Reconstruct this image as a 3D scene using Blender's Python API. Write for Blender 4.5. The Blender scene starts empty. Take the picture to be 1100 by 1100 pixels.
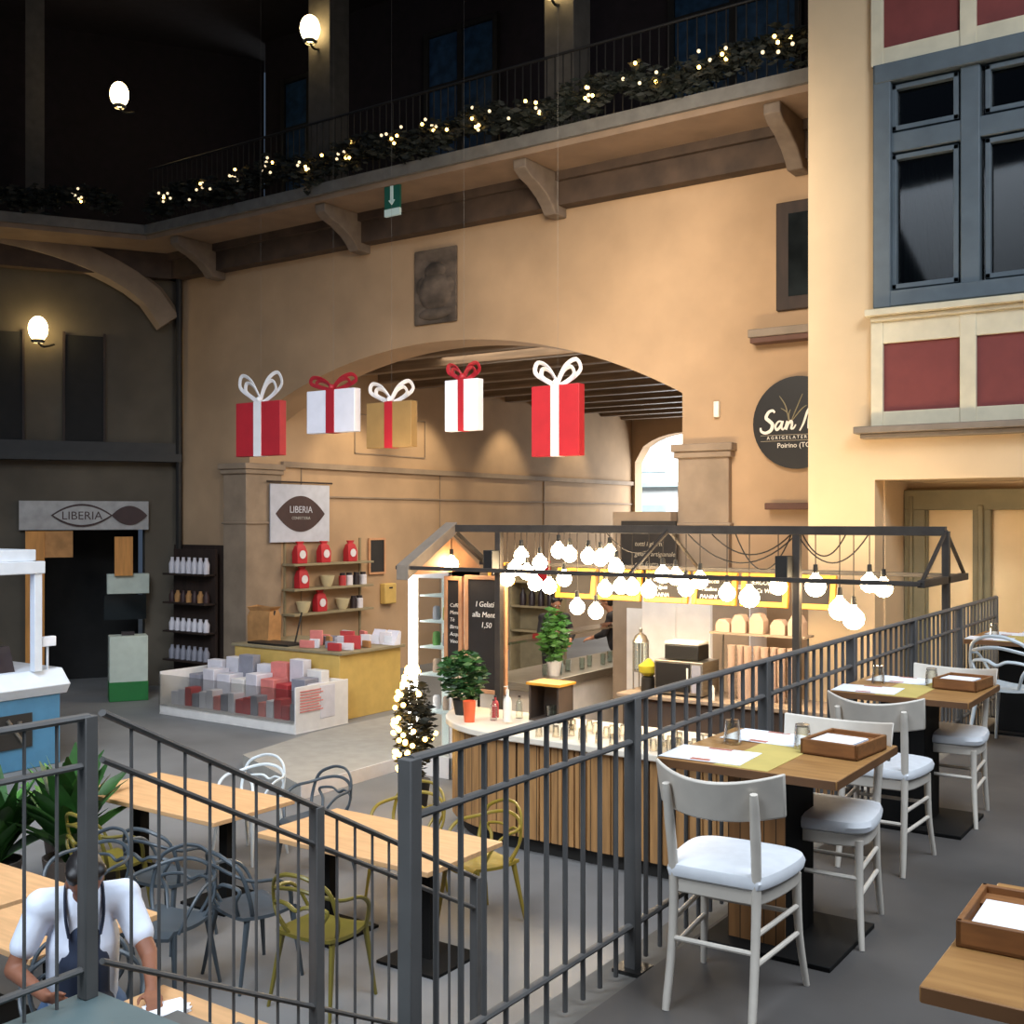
import bpy, bmesh, math, random
from mathutils import Vector, Matrix
random.seed(7)
PI = math.pi
SC = bpy.context.scene
COL = SC.collection

# ------------------------------------------------------------------ camera
TH = math.radians(34.6)
FW = (-math.sin(TH), math.cos(TH)); RT = (math.cos(TH), math.sin(TH))
FPX, CY, CZ = 1190.0, 558.0, 1.7
cam = bpy.data.cameras.new('camera'); camo = bpy.data.objects.new('camera', cam); COL.objects.link(camo)
camo.location = (0, 0, CZ); camo.rotation_euler = (PI/2, 0, TH)
cam.sensor_width = 36; cam.lens = 36*FPX/1100; cam.shift_y = (CY-550)/1100.0; cam.clip_start = .05; cam.clip_end = 300
SC.camera = camo

def ray(px):
    t = (px-550)/FPX
    return FW[0]+t*RT[0], FW[1]+t*RT[1]
def at(px, py, Y):                       # photo point on the plane y = Y
    r = ray(px); d = Y/r[1]
    return Vector((r[0]*d, Y, CZ+(CY-py)*d/FPX))
def atX(px, py, X):
    r = ray(px); d = X/r[0]
    return Vector((X, r[1]*d, CZ+(CY-py)*d/FPX))

# ------------------------------------------------------------------ materials
def lin(h):
    h = h.lstrip('#'); c = [int(h[i:i+2], 16)/255 for i in (0, 2, 4)]
    return tuple(x/12.92 if x <= .04045 else ((x+.055)/1.055)**2.4 for x in c)
MATS = {}
def mat(name, hexc, rough=.6, metal=0, var=.12, scale=6, bump=0, emit=0, ecol=None, trans=0, spec=.5, stretch=None, hex2=None, alpha=1):
    m = bpy.data.materials.new(name); m.use_nodes = True
    nt = m.node_tree; N = nt.nodes; L = nt.links
    b = N['Principled BSDF']
    c = lin(hexc)
    b.inputs['Roughness'].default_value = rough; b.inputs['Metallic'].default_value = metal
    b.inputs['Specular IOR Level'].default_value = spec
    b.inputs['Base Color'].default_value = (*c, 1)
    if trans: b.inputs['Transmission Weight'].default_value = trans; b.inputs['IOR'].default_value = 1.45
    if alpha < 1: b.inputs['Alpha'].default_value = alpha
    if emit:
        b.inputs['Emission Color'].default_value = (*(lin(ecol) if ecol else c), 1); b.inputs['Emission Strength'].default_value = emit
    if var or bump:
        tc = N.new('ShaderNodeTexCoord'); no = N.new('ShaderNodeTexNoise'); no.inputs['Scale'].default_value = scale; no.inputs['Detail'].default_value = 5
        if stretch:
            mp = N.new('ShaderNodeMapping'); mp.inputs['Scale'].default_value = stretch
            L.new(tc.outputs['Object'], mp.inputs['Vector']); L.new(mp.outputs['Vector'], no.inputs['Vector'])
        else: L.new(tc.outputs['Object'], no.inputs['Vector'])
        if var:
            r = N.new('ShaderNodeValToRGB')
            c2 = lin(hex2) if hex2 else tuple(x*(1-var*2) for x in c)
            c1 = c if hex2 else tuple(min(1, x*(1+var)) for x in c)
            r.color_ramp.elements[0].position = .3; r.color_ramp.elements[1].position = .7
            r.color_ramp.elements[0].color = (*c2, 1); r.color_ramp.elements[1].color = (*c1, 1)
            L.new(no.outputs['Fac'], r.inputs['Fac']); L.new(r.outputs['Color'], b.inputs['Base Color'])
        if bump:
            bp = N.new('ShaderNodeBump'); bp.inputs['Strength'].default_value = bump; bp.inputs['Distance'].default_value = .02
            L.new(no.outputs['Fac'], bp.inputs['Height']); L.new(bp.outputs['Normal'], b.inputs['Normal'])
    MATS[name] = m
    return m
def planks(name, hexc, width, axis='X', rough=.55, dark=.25):
    """vertical slats / boards: dark grooves repeating along one object axis"""
    m = mat(name, hexc, rough, var=.15, scale=3, stretch=(9, 9, .7))
    nt = m.node_tree; N = nt.nodes; L = nt.links; b = N['Principled BSDF']
    tc = N.new('ShaderNodeTexCoord'); sp = N.new('ShaderNodeSeparateXYZ'); L.new(tc.outputs['Object'], sp.inputs[0])
    d = N.new('ShaderNodeMath'); d.operation = 'DIVIDE'; d.inputs[1].default_value = width; L.new(sp.outputs[axis], d.inputs[0])
    fr = N.new('ShaderNodeMath'); fr.operation = 'FRACT'; L.new(d.outputs[0], fr.inputs[0])
    gt = N.new('ShaderNodeMath'); gt.operation = 'GREATER_THAN'; gt.inputs[1].default_value = .1; L.new(fr.outputs[0], gt.inputs[0])
    mr = N.new('ShaderNodeMapRange'); mr.inputs['To Min'].default_value = dark; L.new(gt.outputs[0], mr.inputs['Value'])
    mx = N.new('ShaderNodeMix'); mx.data_type = 'RGBA'; mx.blend_type = 'MULTIPLY'; mx.inputs['Factor'].default_value = 1
    src = b.inputs['Base Color'].links[0].from_socket
    L.new(src, mx.inputs['A']); L.new(mr.outputs[0], mx.inputs['B']); L.new(mx.outputs['Result'], b.inputs['Base Color'])
    return m

mat('plaster_far', '#b29474', .9, var=.10, scale=.9, bump=.08)
mat('plaster_dim', '#8c7d66', .9, var=.14, scale=.9, bump=.08)
mat('plaster_right', '#d4b994', .9, var=.05, scale=1.2, bump=.05)
mat('stone', '#93806c', .85, var=.1, scale=3, bump=.1)
mat('cream', '#d9cdb0', .7, var=.05)
mat('red_panel', '#7a3833', .7, var=.05)
mat('grey_blue', '#5c666c', .55, var=.06)
mat('ledge_red', '#5e4238', .8, var=.1)
mat('lintel_grey', '#85786a', .8, var=.08)
mat('olive_grey', '#7f7558', .6, var=.06)
mat('door_glass', '#e3c391', .25, var=.06, scale=1.5)
mat('window_glass', '#23282a', .08, var=.4, scale=1.2, spec=.12)
mat('curtain', '#8a8472', .9, var=.3, scale=3, stretch=(12, 12, .6))
mat('terrace_floor', '#514d4a', .7, var=.16, scale=1.3, bump=.05, spec=.35)
mat('lower_floor', '#7c7b7a', .55, var=.12, scale=.9, spec=.4)
mat('landing', '#5f6f70', .5, var=.12, scale=2)
mat('platform', '#a09a90', .7, var=.06)
mat('platform_edge', '#cdc6c2', .7, var=.05)
mat('iron', '#5a5856', .6, var=.1)
mat('iron_dark', '#2b2927', .5, metal=.3, var=.1)
mat('frame_iron', '#403a35', .6, metal=.2, var=.15)
mat('steel', '#a39c90', .3, metal=.85, var=.08, stretch=(1, 1, 14))
mat('dark_wood', '#2e2019', .7, var=.2, stretch=(2, 2, .4))
mat('brown_beam', '#4a3a2e', .75, var=.2, scale=3)
mat('beam', '#7a6652', .6, var=.2, scale=3, stretch=(.4, 6, 6))
mat('soffit', '#8a7460', .85, var=.1, scale=2)
mat('bracket', '#75675a', .85, var=.1)
mat('slab_edge', '#6a6762', .8, var=.1)
mat('passage_ceiling', '#4a3f35', .9, var=.2)
mat('gallery_dark', '#20181f', .9, var=.15)  # near-black tone carries most of the unlit gallery's darkness
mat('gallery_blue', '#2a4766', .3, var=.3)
mat('gallery_column', '#55504a', .9, var=.1)  # cream columns, darkened in the colour for the dim gallery
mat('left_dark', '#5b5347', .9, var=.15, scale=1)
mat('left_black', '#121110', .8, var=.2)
mat('facade', '#f3f4f2', .8, var=.03)
mat('facade_grey', '#9fb0b4', .6, var=.05)
mat('white_paint', '#d2c8ba', .45, var=.04, scale=12)
mat('white_seat', '#dfe0e2', .5, var=.03, scale=20)
mat('table_oak', '#a97c47', .5, var=.13, scale=3, stretch=(1.2, 9, 9), hex2='#8d6336')
mat('table_edge', '#6f4a2a', .6, var=.15, scale=5)
mat('table_orange', '#d6a878', .5, var=.07, scale=3, stretch=(1.2, 9, 9))
mat('box_wood', '#8a5a30', .55, var=.12, scale=4, stretch=(2, 9, 9))
mat('paper', '#f0f3fa', .8, var=.02)
mat('paper_yellow', '#c6b063', .8, var=.05)
mat('print_red', '#b9705a', .8, var=.05)
mat('black_metal', '#171615', .75, var=.1, spec=.15)
def thin_glass(name, tint, edge=.35):
    m = mat(name, tint, .05, var=0); nt = m.node_tree; N = nt.nodes; L = nt.links
    t = N.new('ShaderNodeBsdfTransparent'); t.inputs[0].default_value = (*lin(tint), 1)
    g = N.new('ShaderNodeBsdfGlossy'); g.inputs['Roughness'].default_value = .04
    lw = N.new('ShaderNodeLayerWeight'); lw.inputs['Blend'].default_value = edge
    mx = N.new('ShaderNodeMixShader'); L.new(lw.outputs['Facing'], mx.inputs[0]); L.new(t.outputs[0], mx.inputs[1]); L.new(g.outputs[0], mx.inputs[2])
    L.new(mx.outputs[0], N['Material Output'].inputs['Surface'])
thin_glass('clear_glass', '#f6f6f4', .25)
planks('bar_slats', '#a87c4c', .11, 'X')
planks('pedestal_slats', '#8e6238', .05, 'X')
mat('marble', '#e6dccb', .3, var=.05, scale=3)
mat('kick', '#26231f', .7, var=.1)
mat('slate', '#26211e', .75, var=.15, scale=5)
mat('frame_yellow', '#d2922f', .5, var=.08)
mat('frame_copper', '#c49068', .5, var=.1)
mat('chalk', '#e8e2d8', .9, var=0)
mat('chalk_dim', '#a89c88', .9, var=0)
mat('bulb', '#fff1d6', .3, var=0, emit=38, ecol='#ffe2b4')
mat('fairy', '#ffe2a0', .3, var=0, emit=14, ecol='#ffc560')
mat('fairy_dim', '#ffe2a0', .3, var=0, emit=1.2, ecol='#ffe7c0')
mat('led', '#ffffff', .3, var=0, emit=9, ecol='#fff8ea')
mat('lamp_glow', '#fff0d0', .3, var=0, emit=18, ecol='#ffdf9c')
mat('cord', '#2c241c', .7, var=0)
mat('leaf', '#2f5a24', .5, var=.35, scale=4)
mat('leaf_bright', '#52863a', .5, var=.3, scale=4)
mat('leaf_dark', '#10170f', .7, var=.3, scale=6)
mat('terracotta', '#51453c', .8, var=.1)
mat('red_card', '#b3202a', .6, var=.05)
mat('white_card', '#e9e6ee', .6, var=.03)
mat('gold_card', '#917243', .6, var=.06)
mat('ribbon_white', '#efe9e6', .5, var=.02)
mat('ribbon_red', '#a91f2b', .5, var=.03)
mat('exit_green', '#17594a', .5, var=.03)
mat('exit_white', '#b7c6c2', .5, var=0, emit=.15, ecol='#b7d6d0')
mat('relief', '#62554a', .95, var=.35, scale=5, bump=.9)
mat('sign_black', '#100e0d', .5, var=.06)
mat('sign_brown', '#3b2422', .6, var=.1)
mat('banner', '#b9bcc9', .8, var=.05)
mat('banner_grey', '#aaa8a6', .8, var=.1)
mat('beige_board', '#c9a75c', .6, var=.05)
mat('case_white', '#e6e0da', .5, var=.04)
mat('pack_white', '#d8d3d8', .6, var=.06)
mat('pack_grey', '#8d8c96', .6, var=.1)
mat('pack_red', '#b5383a', .6, var=.1)
mat('pack_pink', '#d98078', .6, var=.1)
mat('kraft', '#b07f4c', .8, var=.15, scale=5)
mat('bowl', '#cdbf98', .5, var=.04)
mat('jar_dark', '#2d2428', .4, var=.1)
mat('shelf_wood', '#8f8265', .7, var=.1)
mat('kiosk_blue', '#477d9f', .5, var=.06)
mat('kiosk_white', '#dfe6ee', .45, var=.03)
mat('lilac', '#a79cc8', .6, var=.08)
mat('stand_green', '#1f6e33', .5, var=.05)
mat('stand_white', '#b9c2b6', .6, var=.05)
mat('orange_wood', '#c88942', .6, var=.12, scale=3, stretch=(6, 6, .6))
mat('chair_grey', '#454d53', .4, var=.05)
mat('chair_olive', '#6f6427', .4, var=.05)
mat('chair_white', '#ccd2d4', .4, var=.03)
mat('chair_ochre', '#8f7a2c', .4, var=.05)
mat('skin', '#b07a5c', .6, var=.06, scale=8)
mat('skin_brown', '#8a5840', .6, var=.06, scale=8)
mat('hair', '#191311', .5, var=.3, scale=30, stretch=(6, 6, 1))
mat('tee', '#dfe6f4', .85, var=.04, scale=9, bump=.2)
mat('apron', '#222c40', .85, var=.1, scale=9)
mat('jeans', '#4d6688', .85, var=.2, scale=14)
mat('shirt_black', '#211c1d', .85, var=.15)
mat('eye', '#f2efe9', .2, var=0); mat('lip', '#8a4a42', .5, var=0)
mat('lemon', '#a89c2c', .4, var=.1)
mat('orange_plastic', '#e0643a', .4, var=.05)
mat('plastic_white', '#e9e3d6', .35, var=.03)
mat('cup_paper', '#ae9380', .7, var=.04)
thin_glass('tumbler_glass', '#fbfaf6', .45)
thin_glass('bay_glass', '#8d979c', .3)
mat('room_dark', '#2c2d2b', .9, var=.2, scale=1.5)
thin_glass('cool_glass', '#eff6f5', .3)
mat('fridge_in', '#d5e3e4', .4, var=.05, emit=.22, ecol='#dff2f2')  # faint emission stands in for lamp light on fridge back and shelves
mat('speaker', '#131313', .6, var=.05)

# ------------------------------------------------------------------ mesh helpers
def nb(): return bmesh.new()
def box(bm, x0, x1, y0, y1, z0, z1, M=None):
    vs = [bm.verts.new((M @ Vector(c)) if M else c) for c in
          [(x0,y0,z0),(x1,y0,z0),(x1,y1,z0),(x0,y1,z0),(x0,y0,z1),(x1,y0,z1),(x1,y1,z1),(x0,y1,z1)]]
    for f in [(0,3,2,1),(4,5,6,7),(0,1,5,4),(1,2,6,5),(2,3,7,6),(3,0,4,7)]: bm.faces.new([vs[i] for i in f])
    return bm
def frame_of(d):
    d = d.normalized(); a = Vector((0,0,1)) if abs(d.z) < .95 else Vector((1,0,0))
    s = d.cross(a).normalized(); u = s.cross(d).normalized()
    return s, u
def tube(bm, pts, rx, ry=None, n=8, closed=False, taper=None):
    pts = [Vector(p) for p in pts]; ry = ry or rx; rings = []
    m = len(pts); prev = None
    for i, p in enumerate(pts):
        a = pts[(i-1) % m] if (closed or i > 0) else p
        b = pts[(i+1) % m] if (closed or i < m-1) else p
        d = (b-a)
        s, u = frame_of(d)
        if prev is not None:
            s2 = prev - d.normalized()*prev.dot(d.normalized())
            if s2.length > 1e-4: s = s2.normalized(); u = s.cross(d.normalized()).normalized()
        prev = s
        k = taper[i] if taper else 1
        rings.append([bm.verts.new(p + s*math.cos(2*PI*j/n)*rx*k + u*math.sin(2*PI*j/n)*ry*k) for j in range(n)])
    rng = range(m) if closed else range(m-1)
    for i in rng:
        A = rings[i]; B = rings[(i+1) % m]
        for j in range(n): bm.faces.new([A[j], A[(j+1) % n], B[(j+1) % n], B[j]])
    if not closed:
        bm.faces.new(rings[0][::-1]); bm.faces.new(rings[-1])
    return bm
def seg(bm, p, q, r1, r2=None, n=8):
    r2 = r1 if r2 is None else r2
    return tube(bm, [p, q], 1, 1, n, taper=[r1, r2])
def lathe(bm, prof, n=16, at_=(0,0,0), M=None):
    c = Vector(at_); rings = []
    for r, z in prof:
        if r < 1e-5: v = c+Vector((0,0,z)); rings.append([bm.verts.new(M @ v if M else v)])
        else:
            ring = []
            for j in range(n):
                v = c+Vector((r*math.cos(2*PI*j/n), r*math.sin(2*PI*j/n), z)); ring.append(bm.verts.new(M @ v if M else v))
            rings.append(ring)
    for A, B in zip(rings, rings[1:]):
        for j in range(n):
            k = (j+1) % n
            if len(A) == 1 and len(B) == 1: continue
            if len(A) == 1: bm.faces.new([A[0], B[k], B[j]])
            elif len(B) == 1: bm.faces.new([A[j], A[k], B[0]])
            else: bm.faces.new([A[j], A[k], B[k], B[j]])
    return bm
def ball(bm, c, r, n=14, sc=(1,1,1), M=None):
    T = Matrix.Translation(Vector(c)) @ Matrix.Diagonal((*sc, 1))
    if M: T = M @ T
    bmesh.ops.create_uvsphere(bm, u_segments=n, v_segments=max(6, n*2//3), radius=r, matrix=T)
    return bm
def ext(bm, poly, ax, a, b, M=None):
    def P(p, t):
        v = Vector((p[0], p[1], t) if ax == 'z' else (p[0], t, p[1]) if ax == 'y' else (t, p[0], p[1]))
        return M @ v if M else v
    A = [bm.verts.new(P(p, a)) for p in poly]; B = [bm.verts.new(P(p, b)) for p in poly]
    n = len(poly)
    for i in range(n): bm.faces.new([A[i], A[(i+1) % n], B[(i+1) % n], B[i]])
    bm.faces.new(A[::-1]); bm.faces.new(B)
    return bm
def catmull(pts, k=8, closed=False):
    pts = [Vector(p) for p in pts]; out = []; m = len(pts)
    for i in range(m if closed else m-1):
        g = lambda j: pts[j % m] if closed else pts[max(0, min(m-1, j))]
        p0, p1, p2, p3 = g(i-1), g(i), g(i+1), g(i+2)
        for s in range(k):
            t = s/k
            out.append(.5*((2*p1)+(-p0+p2)*t+(2*p0-5*p1+4*p2-p3)*t*t+(-p0+3*p1-3*p2+p3)*t**3))
    if not closed: out.append(pts[-1])
    return out

OFF = {}
def link_mesh(name, bm, m, bev=0, smooth=True):
    bmesh.ops.recalc_face_normals(bm, faces=bm.faces)
    me = bpy.data.meshes.new(name); bm.to_mesh(me); bm.free()
    me.materials.append(MATS[m] if isinstance(m, str) else m)
    if smooth:
        for p in me.polygons: p.use_smooth = True
        me.set_sharp_from_angle(angle=math.radians(38))
    o = bpy.data.objects.new(name, me); COL.objects.link(o)
    if bev:
        md = o.modifiers.new('Bevel', 'BEVEL'); md.width = bev; md.segments = 2; md.limit_method = 'ANGLE'; md.angle_limit = math.radians(40)
    return o
def tag(o, label, cat, group=None, kind=None):
    o['label'] = label; o['category'] = cat
    if group: o['group'] = group
    if kind: o['kind'] = kind
    return o
def thing(name, loc, label, cat, group=None, rz=0):
    o = bpy.data.objects.new(name, None); COL.objects.link(o); o.empty_display_size = .1
    o.location = loc; o.rotation_euler = (0, 0, rz); OFF[o] = Vector(loc)
    return tag(o, label, cat, group)
def part(name, bm, m, par, bev=0, world=False, smooth=True, label=None):
    """world=True: the bmesh is in world coordinates (only for unrotated things)"""
    if world: bmesh.ops.translate(bm, verts=bm.verts, vec=-OFF.get(par, Vector()))
    o = link_mesh(name, bm, m, bev, smooth); o.parent = par
    OFF[o] = OFF.get(par, Vector())
    if label: o['label'] = label
    return o
def solo(name, bm, m, loc, label, cat, group=None, bev=0, rz=0, kind=None, world=False):
    if world: bmesh.ops.translate(bm, verts=bm.verts, vec=-Vector(loc))
    o = link_mesh(name, bm, m, bev); o.location = loc; o.rotation_euler = (0, 0, rz); OFF[o] = Vector(loc)
    return tag(o, label, cat, group, kind)
def struct(name, bm, m, par=None, bev=0):
    o = link_mesh(name, bm, m, bev)
    OFF[o] = Vector()
    if par: o.parent = par
    else: o['kind'] = 'structure'
    return o
def dup(root, loc, rz=0, label=None, group=None):
    r = root.copy(); COL.objects.link(r); r.location = loc; r.rotation_euler = (0, 0, rz)
    if label: r['label'] = label
    if group: r['group'] = group
    def rec(src, dst):
        for ch in list(src.children):
            c = ch.copy(); COL.objects.link(c); c.parent = dst; rec(ch, c)
    rec(root, r)
    return r
def recolor(root, src, dst):
    for ch in root.children_recursive:
        if ch.type == 'MESH' and ch.data.materials and ch.data.materials[0] == MATS[src]:
            ch.data = ch.data.copy(); ch.data.materials[0] = MATS[dst]
def lettering(txt, size, m, par, loc, rot=(PI/2, 0, 0), shear=0, align='LEFT', name='lettering', depth=.002):
    c = bpy.data.curves.new(name, 'FONT'); c.body = txt; c.size = size; c.extrude = depth; c.shear = shear; c.align_x = align; c.resolution_u = 3
    t = bpy.data.objects.new(name, c); COL.objects.link(t)
    dg = bpy.context.evaluated_depsgraph_get()
    me = bpy.data.meshes.new_from_object(t.evaluated_get(dg)); bpy.data.objects.remove(t)
    me.name = name; me.materials.clear(); me.materials.append(MATS[m])
    o = bpy.data.objects.new(name, me); COL.objects.link(o); o.parent = par; o.location = loc; o.rotation_euler = rot
    return o
def catmull2(pts, k=8): return catmull(pts, k)

LZ = -1.27                                  # the lower hall floor
# ================================================================== SETTING
b = nb(); box(b, -1.95, 5, -3, 12.3, -.3, 0); box(b, -3.5, -1.95, -3, 2.42, -.3, 0)
struct('floor', b, 'terrace_floor')
b = nb(); box(b, -3.52, -1.96, -3, 2.43, -.295, .006)
struct('trim_1', b, 'landing')             # landing top, its teal tone paints in the reflected sky
b = nb(); box(b, -2.2, -1.951, 2.43, 11.2, -.36, -.07)
struct('trim_2', b, 'slab_edge')           # kerb that carries the railing
b = nb(); box(b, -2.19, -1.96, 2.43, 11.3, LZ, -.3)
struct('wall_terrace', b, 'plaster_dim')
b = nb(); box(b, -40, 6, -3, 60, LZ-.2, LZ)
struct('floor_lower', b, 'lower_floor').name = 'floor.001'
# steps down from the landing
b = nb()
for k in range(8):
    box(b, -3.42, -2.25, 2.43+k*.3, 2.43+(k+1)*.3, LZ+.001, -.155-k*.155)
struct('trim_3', b, 'slab_edge')
# raised platform
pl = [(-8.5,8.4),(-8.62,12.8),(-10.5,12.8),(-10.5,10.6),(-10.2,9.1)]
b = nb(); ext(b, pl, 'z', LZ+.001, LZ+.15); st = struct('trim_4', b, 'platform')
b = nb(); ext(b, [(-8.49,8.38),(-8.61,12.8),(-8.63,12.8),(-8.51,8.39)], 'z', LZ+.002, LZ+.152); struct('edge_strip', b, 'platform_edge', st)

# far wall with the segmental arch
YW = 13.0
AX0, AX1, SPR, RISE = -14.4, -6.3, 3.33, 1.03
def archz(x):
    c = (AX0+AX1)/2; h = (AX1-AX0)/2; R = (h*h+RISE*RISE)/(2*RISE)
    return SPR+RISE-R+math.sqrt(max(0, R*R-(x-c)**2))
b = nb()
box(b, -16.6, AX0, YW, YW+.7, LZ, 6.4); box(b, AX1, -2.6, YW, YW+.7, LZ, 6.4)
n = 36
xs = [AX0+(AX1-AX0)*i/n for i in range(n+1)]
for i in range(n):
    x0, x1 = xs[i], xs[i+1]
    ext(b, [(x0, archz(x0)), (x1, archz(x1)), (x1, 6.4), (x0, 6.4)], 'y', YW, YW+.7)
struct('wall_far', b, 'plaster_far')
# pilasters beside the arch with capitals
for i, (x0, x1) in enumerate([(-14.95, -14.38), (-6.32, -5.62)]):
    b = nb(); box(b, x0, x1, YW-.1, YW+.72, LZ, 2.5)
    p = struct('trim_%d' % (5+i), b, 'stone', bev=.01)
    b = nb(); box(b, x0-.04, x1+.04, YW-.14, YW+.74, 2.48, 2.56); box(b, x0-.07, x1+.07, YW-.17, YW+.76, 2.56, 2.66); box(b, x0-.03, x1+.03, YW-.12, YW+.73, 1.62, 1.66)
    struct('capital', b, 'stone', p, .012)
# passage behind the arch
b = nb(); box(b, -14.8, -14.4, YW+.7, 27, LZ, 4.6)
struct('wall_passage', b, 'plaster_far')
b = nb(); box(b, -14.4, -14.33, YW+.72, 27, 2.62, 2.72); box(b, -14.4, -14.36, YW+.72, 27, 2.1, 2.13)
struct('trim_7', b, 'stone')
b = nb(); box(b, -14.4, -14.385, 14.2, 14.22, LZ, 2.62); box(b, -14.4, -14.385, 18.2, 18.22, LZ, 2.62); box(b, -14.4, -14.385, 22.2, 22.22, LZ, 2.62)
struct('trim_8', b, 'stone')
b = nb(); box(b, -6.3, -5.9, YW+.7, 27, LZ, 4.6); struct('wall_passage_right', b, 'plaster_far')
b = nb(); box(b, -14.8, -5.9, YW+.7, 27, 4.6, 4.8); struct('ceiling', b, 'passage_ceiling')
for k in range(12):
    y = 14.1+k*1.08
    b = nb(); box(b, -14.4, -6.3, y, y+.2, 4.36, 4.6); struct('trim_%d' % (20+k), b, 'beam', bev=.02)
# end wall with an arched way out
b = nb()
EX0, EX1 = -14.3, -11.3
box(b, -14.4, EX0, 26.6, 27, LZ, 4.6); box(b, EX1, -6.3, 26.6, 27, LZ, 4.6)
for i in range(12):
    x0 = EX0+(EX1-EX0)*i/12; x1 = EX0+(EX1-EX0)*(i+1)/12
    az = lambda x: 3.25+.75*math.sqrt(max(0, 1-((x-(EX0+EX1)/2)/1.5)**2))
    ext(b, [(x0, az(x0)), (x1, az(x1)), (x1, 4.6), (x0, 4.6)], 'y', 26.6, 27)
struct('wall_end', b, 'plaster_far')
b = nb(); box(b, -30, 0, 40, 40.5, LZ, 14)
fa = struct('wall_street', b, 'facade')
b = nb()
for x in (-23.5, -21.2, -18.9, -16.6):
    for z in (.4, 3.6, 6.8): box(b, x, x+1.1, 39.93, 40.02, z, z+1.9)
struct('street_window', b, 'facade_grey', fa)
b = nb()
for z in (3.0, 6.2): box(b, -30, 0, 39.6, 40, z, z+.18)
struct('street_ledge', b, 'facade_grey', fa)

# left wall, set obliquely
DU = Vector((.534, .845, 0)).normalized(); NU = Vector((.845, -.534, 0)).normalized()
LW = Matrix(((DU.x, NU.x, 0, -16.3), (DU.y, NU.y, 0, 13.0), (0, 0, 1, 0), (0, 0, 0, 1)))
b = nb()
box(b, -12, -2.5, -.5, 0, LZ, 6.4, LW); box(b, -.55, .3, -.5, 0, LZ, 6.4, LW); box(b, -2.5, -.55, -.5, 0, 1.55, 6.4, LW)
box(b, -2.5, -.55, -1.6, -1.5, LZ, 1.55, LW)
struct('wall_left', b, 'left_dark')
b = nb(); box(b, -2.5, -.55, -1.5, -1.45, LZ, 1.5, LW); struct('trim_9', b, 'left_black')  # black sheet standing in for the unlit shop interior
# ledge / dark window strips / pipe / arch moulding on it
b = nb(); box(b, -12, .05, -.0, .28, 2.72, 2.86, LW); box(b, -12, .05, 0, .2, 2.86, 3.05, LW); struct('trim_10', b, 'iron_dark')
for i, (u0, u1) in enumerate([(-3.4, -2.55), (-1.87, -1.25)]):
    b = nb(); box(b, u0, u1, 0, .05, 3.05, 4.9, LW); w = struct('window_%d' % (5+i), b, 'left_black')
    b = nb(); box(b, u0-.04, u0, 0, .08, 3.05, 4.95, LW); box(b, u1, u1+.04, 0, .08, 3.05, 4.95, LW); struct('window_frame', b, 'dark_wood', w)
b = nb()
pts = []
for i in range(13):
    t = i/12; u = -3.9+3.75*t; pts.append(LW @ Vector((u, .12, 4.95+1.65*math.sqrt(max(0, 1-((u+3.9)/3.8)**2)))))
tube(b, pts, .16, .26, 8); struct('trim_11', b, 'stone')
b = nb(); seg(b, (-16.12, 12.9, .6), (-16.12, 12.9, 6.1), .055); struct('trim_12', b, 'iron_dark')
# brown board under the pipe on the far wall
b = nb(); box(b, -16.3, -14.98, YW-.06, YW, LZ, 1.25); struct('trim_13', b, 'dark_wood')

# balcony around two sides
P = lambda u, v: tuple((LW @ Vector((u, v, 0))).xy)
front_c = (-15.72, 11.9)
poly = [(-3.9, 13.2), (-3.9, 11.9), front_c, P(-12, 1.05), P(-12, -.2), P(0, -.2)]
b = nb(); ext(b, poly, 'z', 6.42, 6.6); ba = struct('trim_14', b, 'soffit')
b = nb(); ext(b, [(-3.9, 11.95), (-3.9, 11.84), (front_c[0]+.03, 11.84), P(-12, 1.11), P(-12, 1.0), (front_c[0]-.03, 11.95)], 'z', 6.5, 6.66); struct('balcony_edge', b, 'slab_edge', ba)
b = nb(); box(b, -16.3, -3.9, YW-.22, YW, 5.98, 6.42); box(b, -16.3, -3.9, YW-.3, YW, 6.3, 6.42); struct('balcony_beam', b, 'brown_beam', ba)
b = nb(); box(b, -12, 0, 0, .22, 5.98, 6.42, LW); struct('balcony_beam', b, 'brown_beam', ba)
for x in (-4.7, -8.15, -11.75, -15.1):
    b = nb(); prof = [(YW, 5.85), (YW, 6.42), (YW-1.02, 6.42), (YW-1.02, 6.3), (YW-.9, 6.22), (YW-.7, 6.16), (YW-.48, 6.05), (YW-.34, 5.93), (YW-.28, 5.85)]
    ext(b, prof, 'x', x-.1, x+.1); struct('bracket', b, 'bracket', ba, .015)
# gallery behind the balcony
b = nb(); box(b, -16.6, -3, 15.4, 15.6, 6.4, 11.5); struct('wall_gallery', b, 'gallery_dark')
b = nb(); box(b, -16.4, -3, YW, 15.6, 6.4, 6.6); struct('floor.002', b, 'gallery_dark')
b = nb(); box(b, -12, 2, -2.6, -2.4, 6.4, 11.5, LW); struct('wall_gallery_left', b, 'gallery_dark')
b = nb(); ext(b, [(-3, 16), (-3, 12.1), (-15.6, 12.1), P(-12, .9), P(-12, -3), P(3, -3)], 'z', 11.2, 11.5); struct('gallery_shade_roof', b, 'gallery_dark')  # unseen roof, added to keep sky light out of the gallery
for i, x in enumerate((-12.72, -8.15, -3.6)):
    b = nb(); box(b, x-.24, x+.24, YW-.05, YW+.4, 6.6, 11.2); struct('trim_%d' % (40+i), b, 'gallery_column', bev=.01)
for i, u in enumerate((-2.35, -6.5)):
    b = nb(); box(b, u-.15, u+.15, -.3, .05, 6.6, 11.2, LW); struct('trim_%d' % (44+i), b, 'gallery_column')
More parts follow.
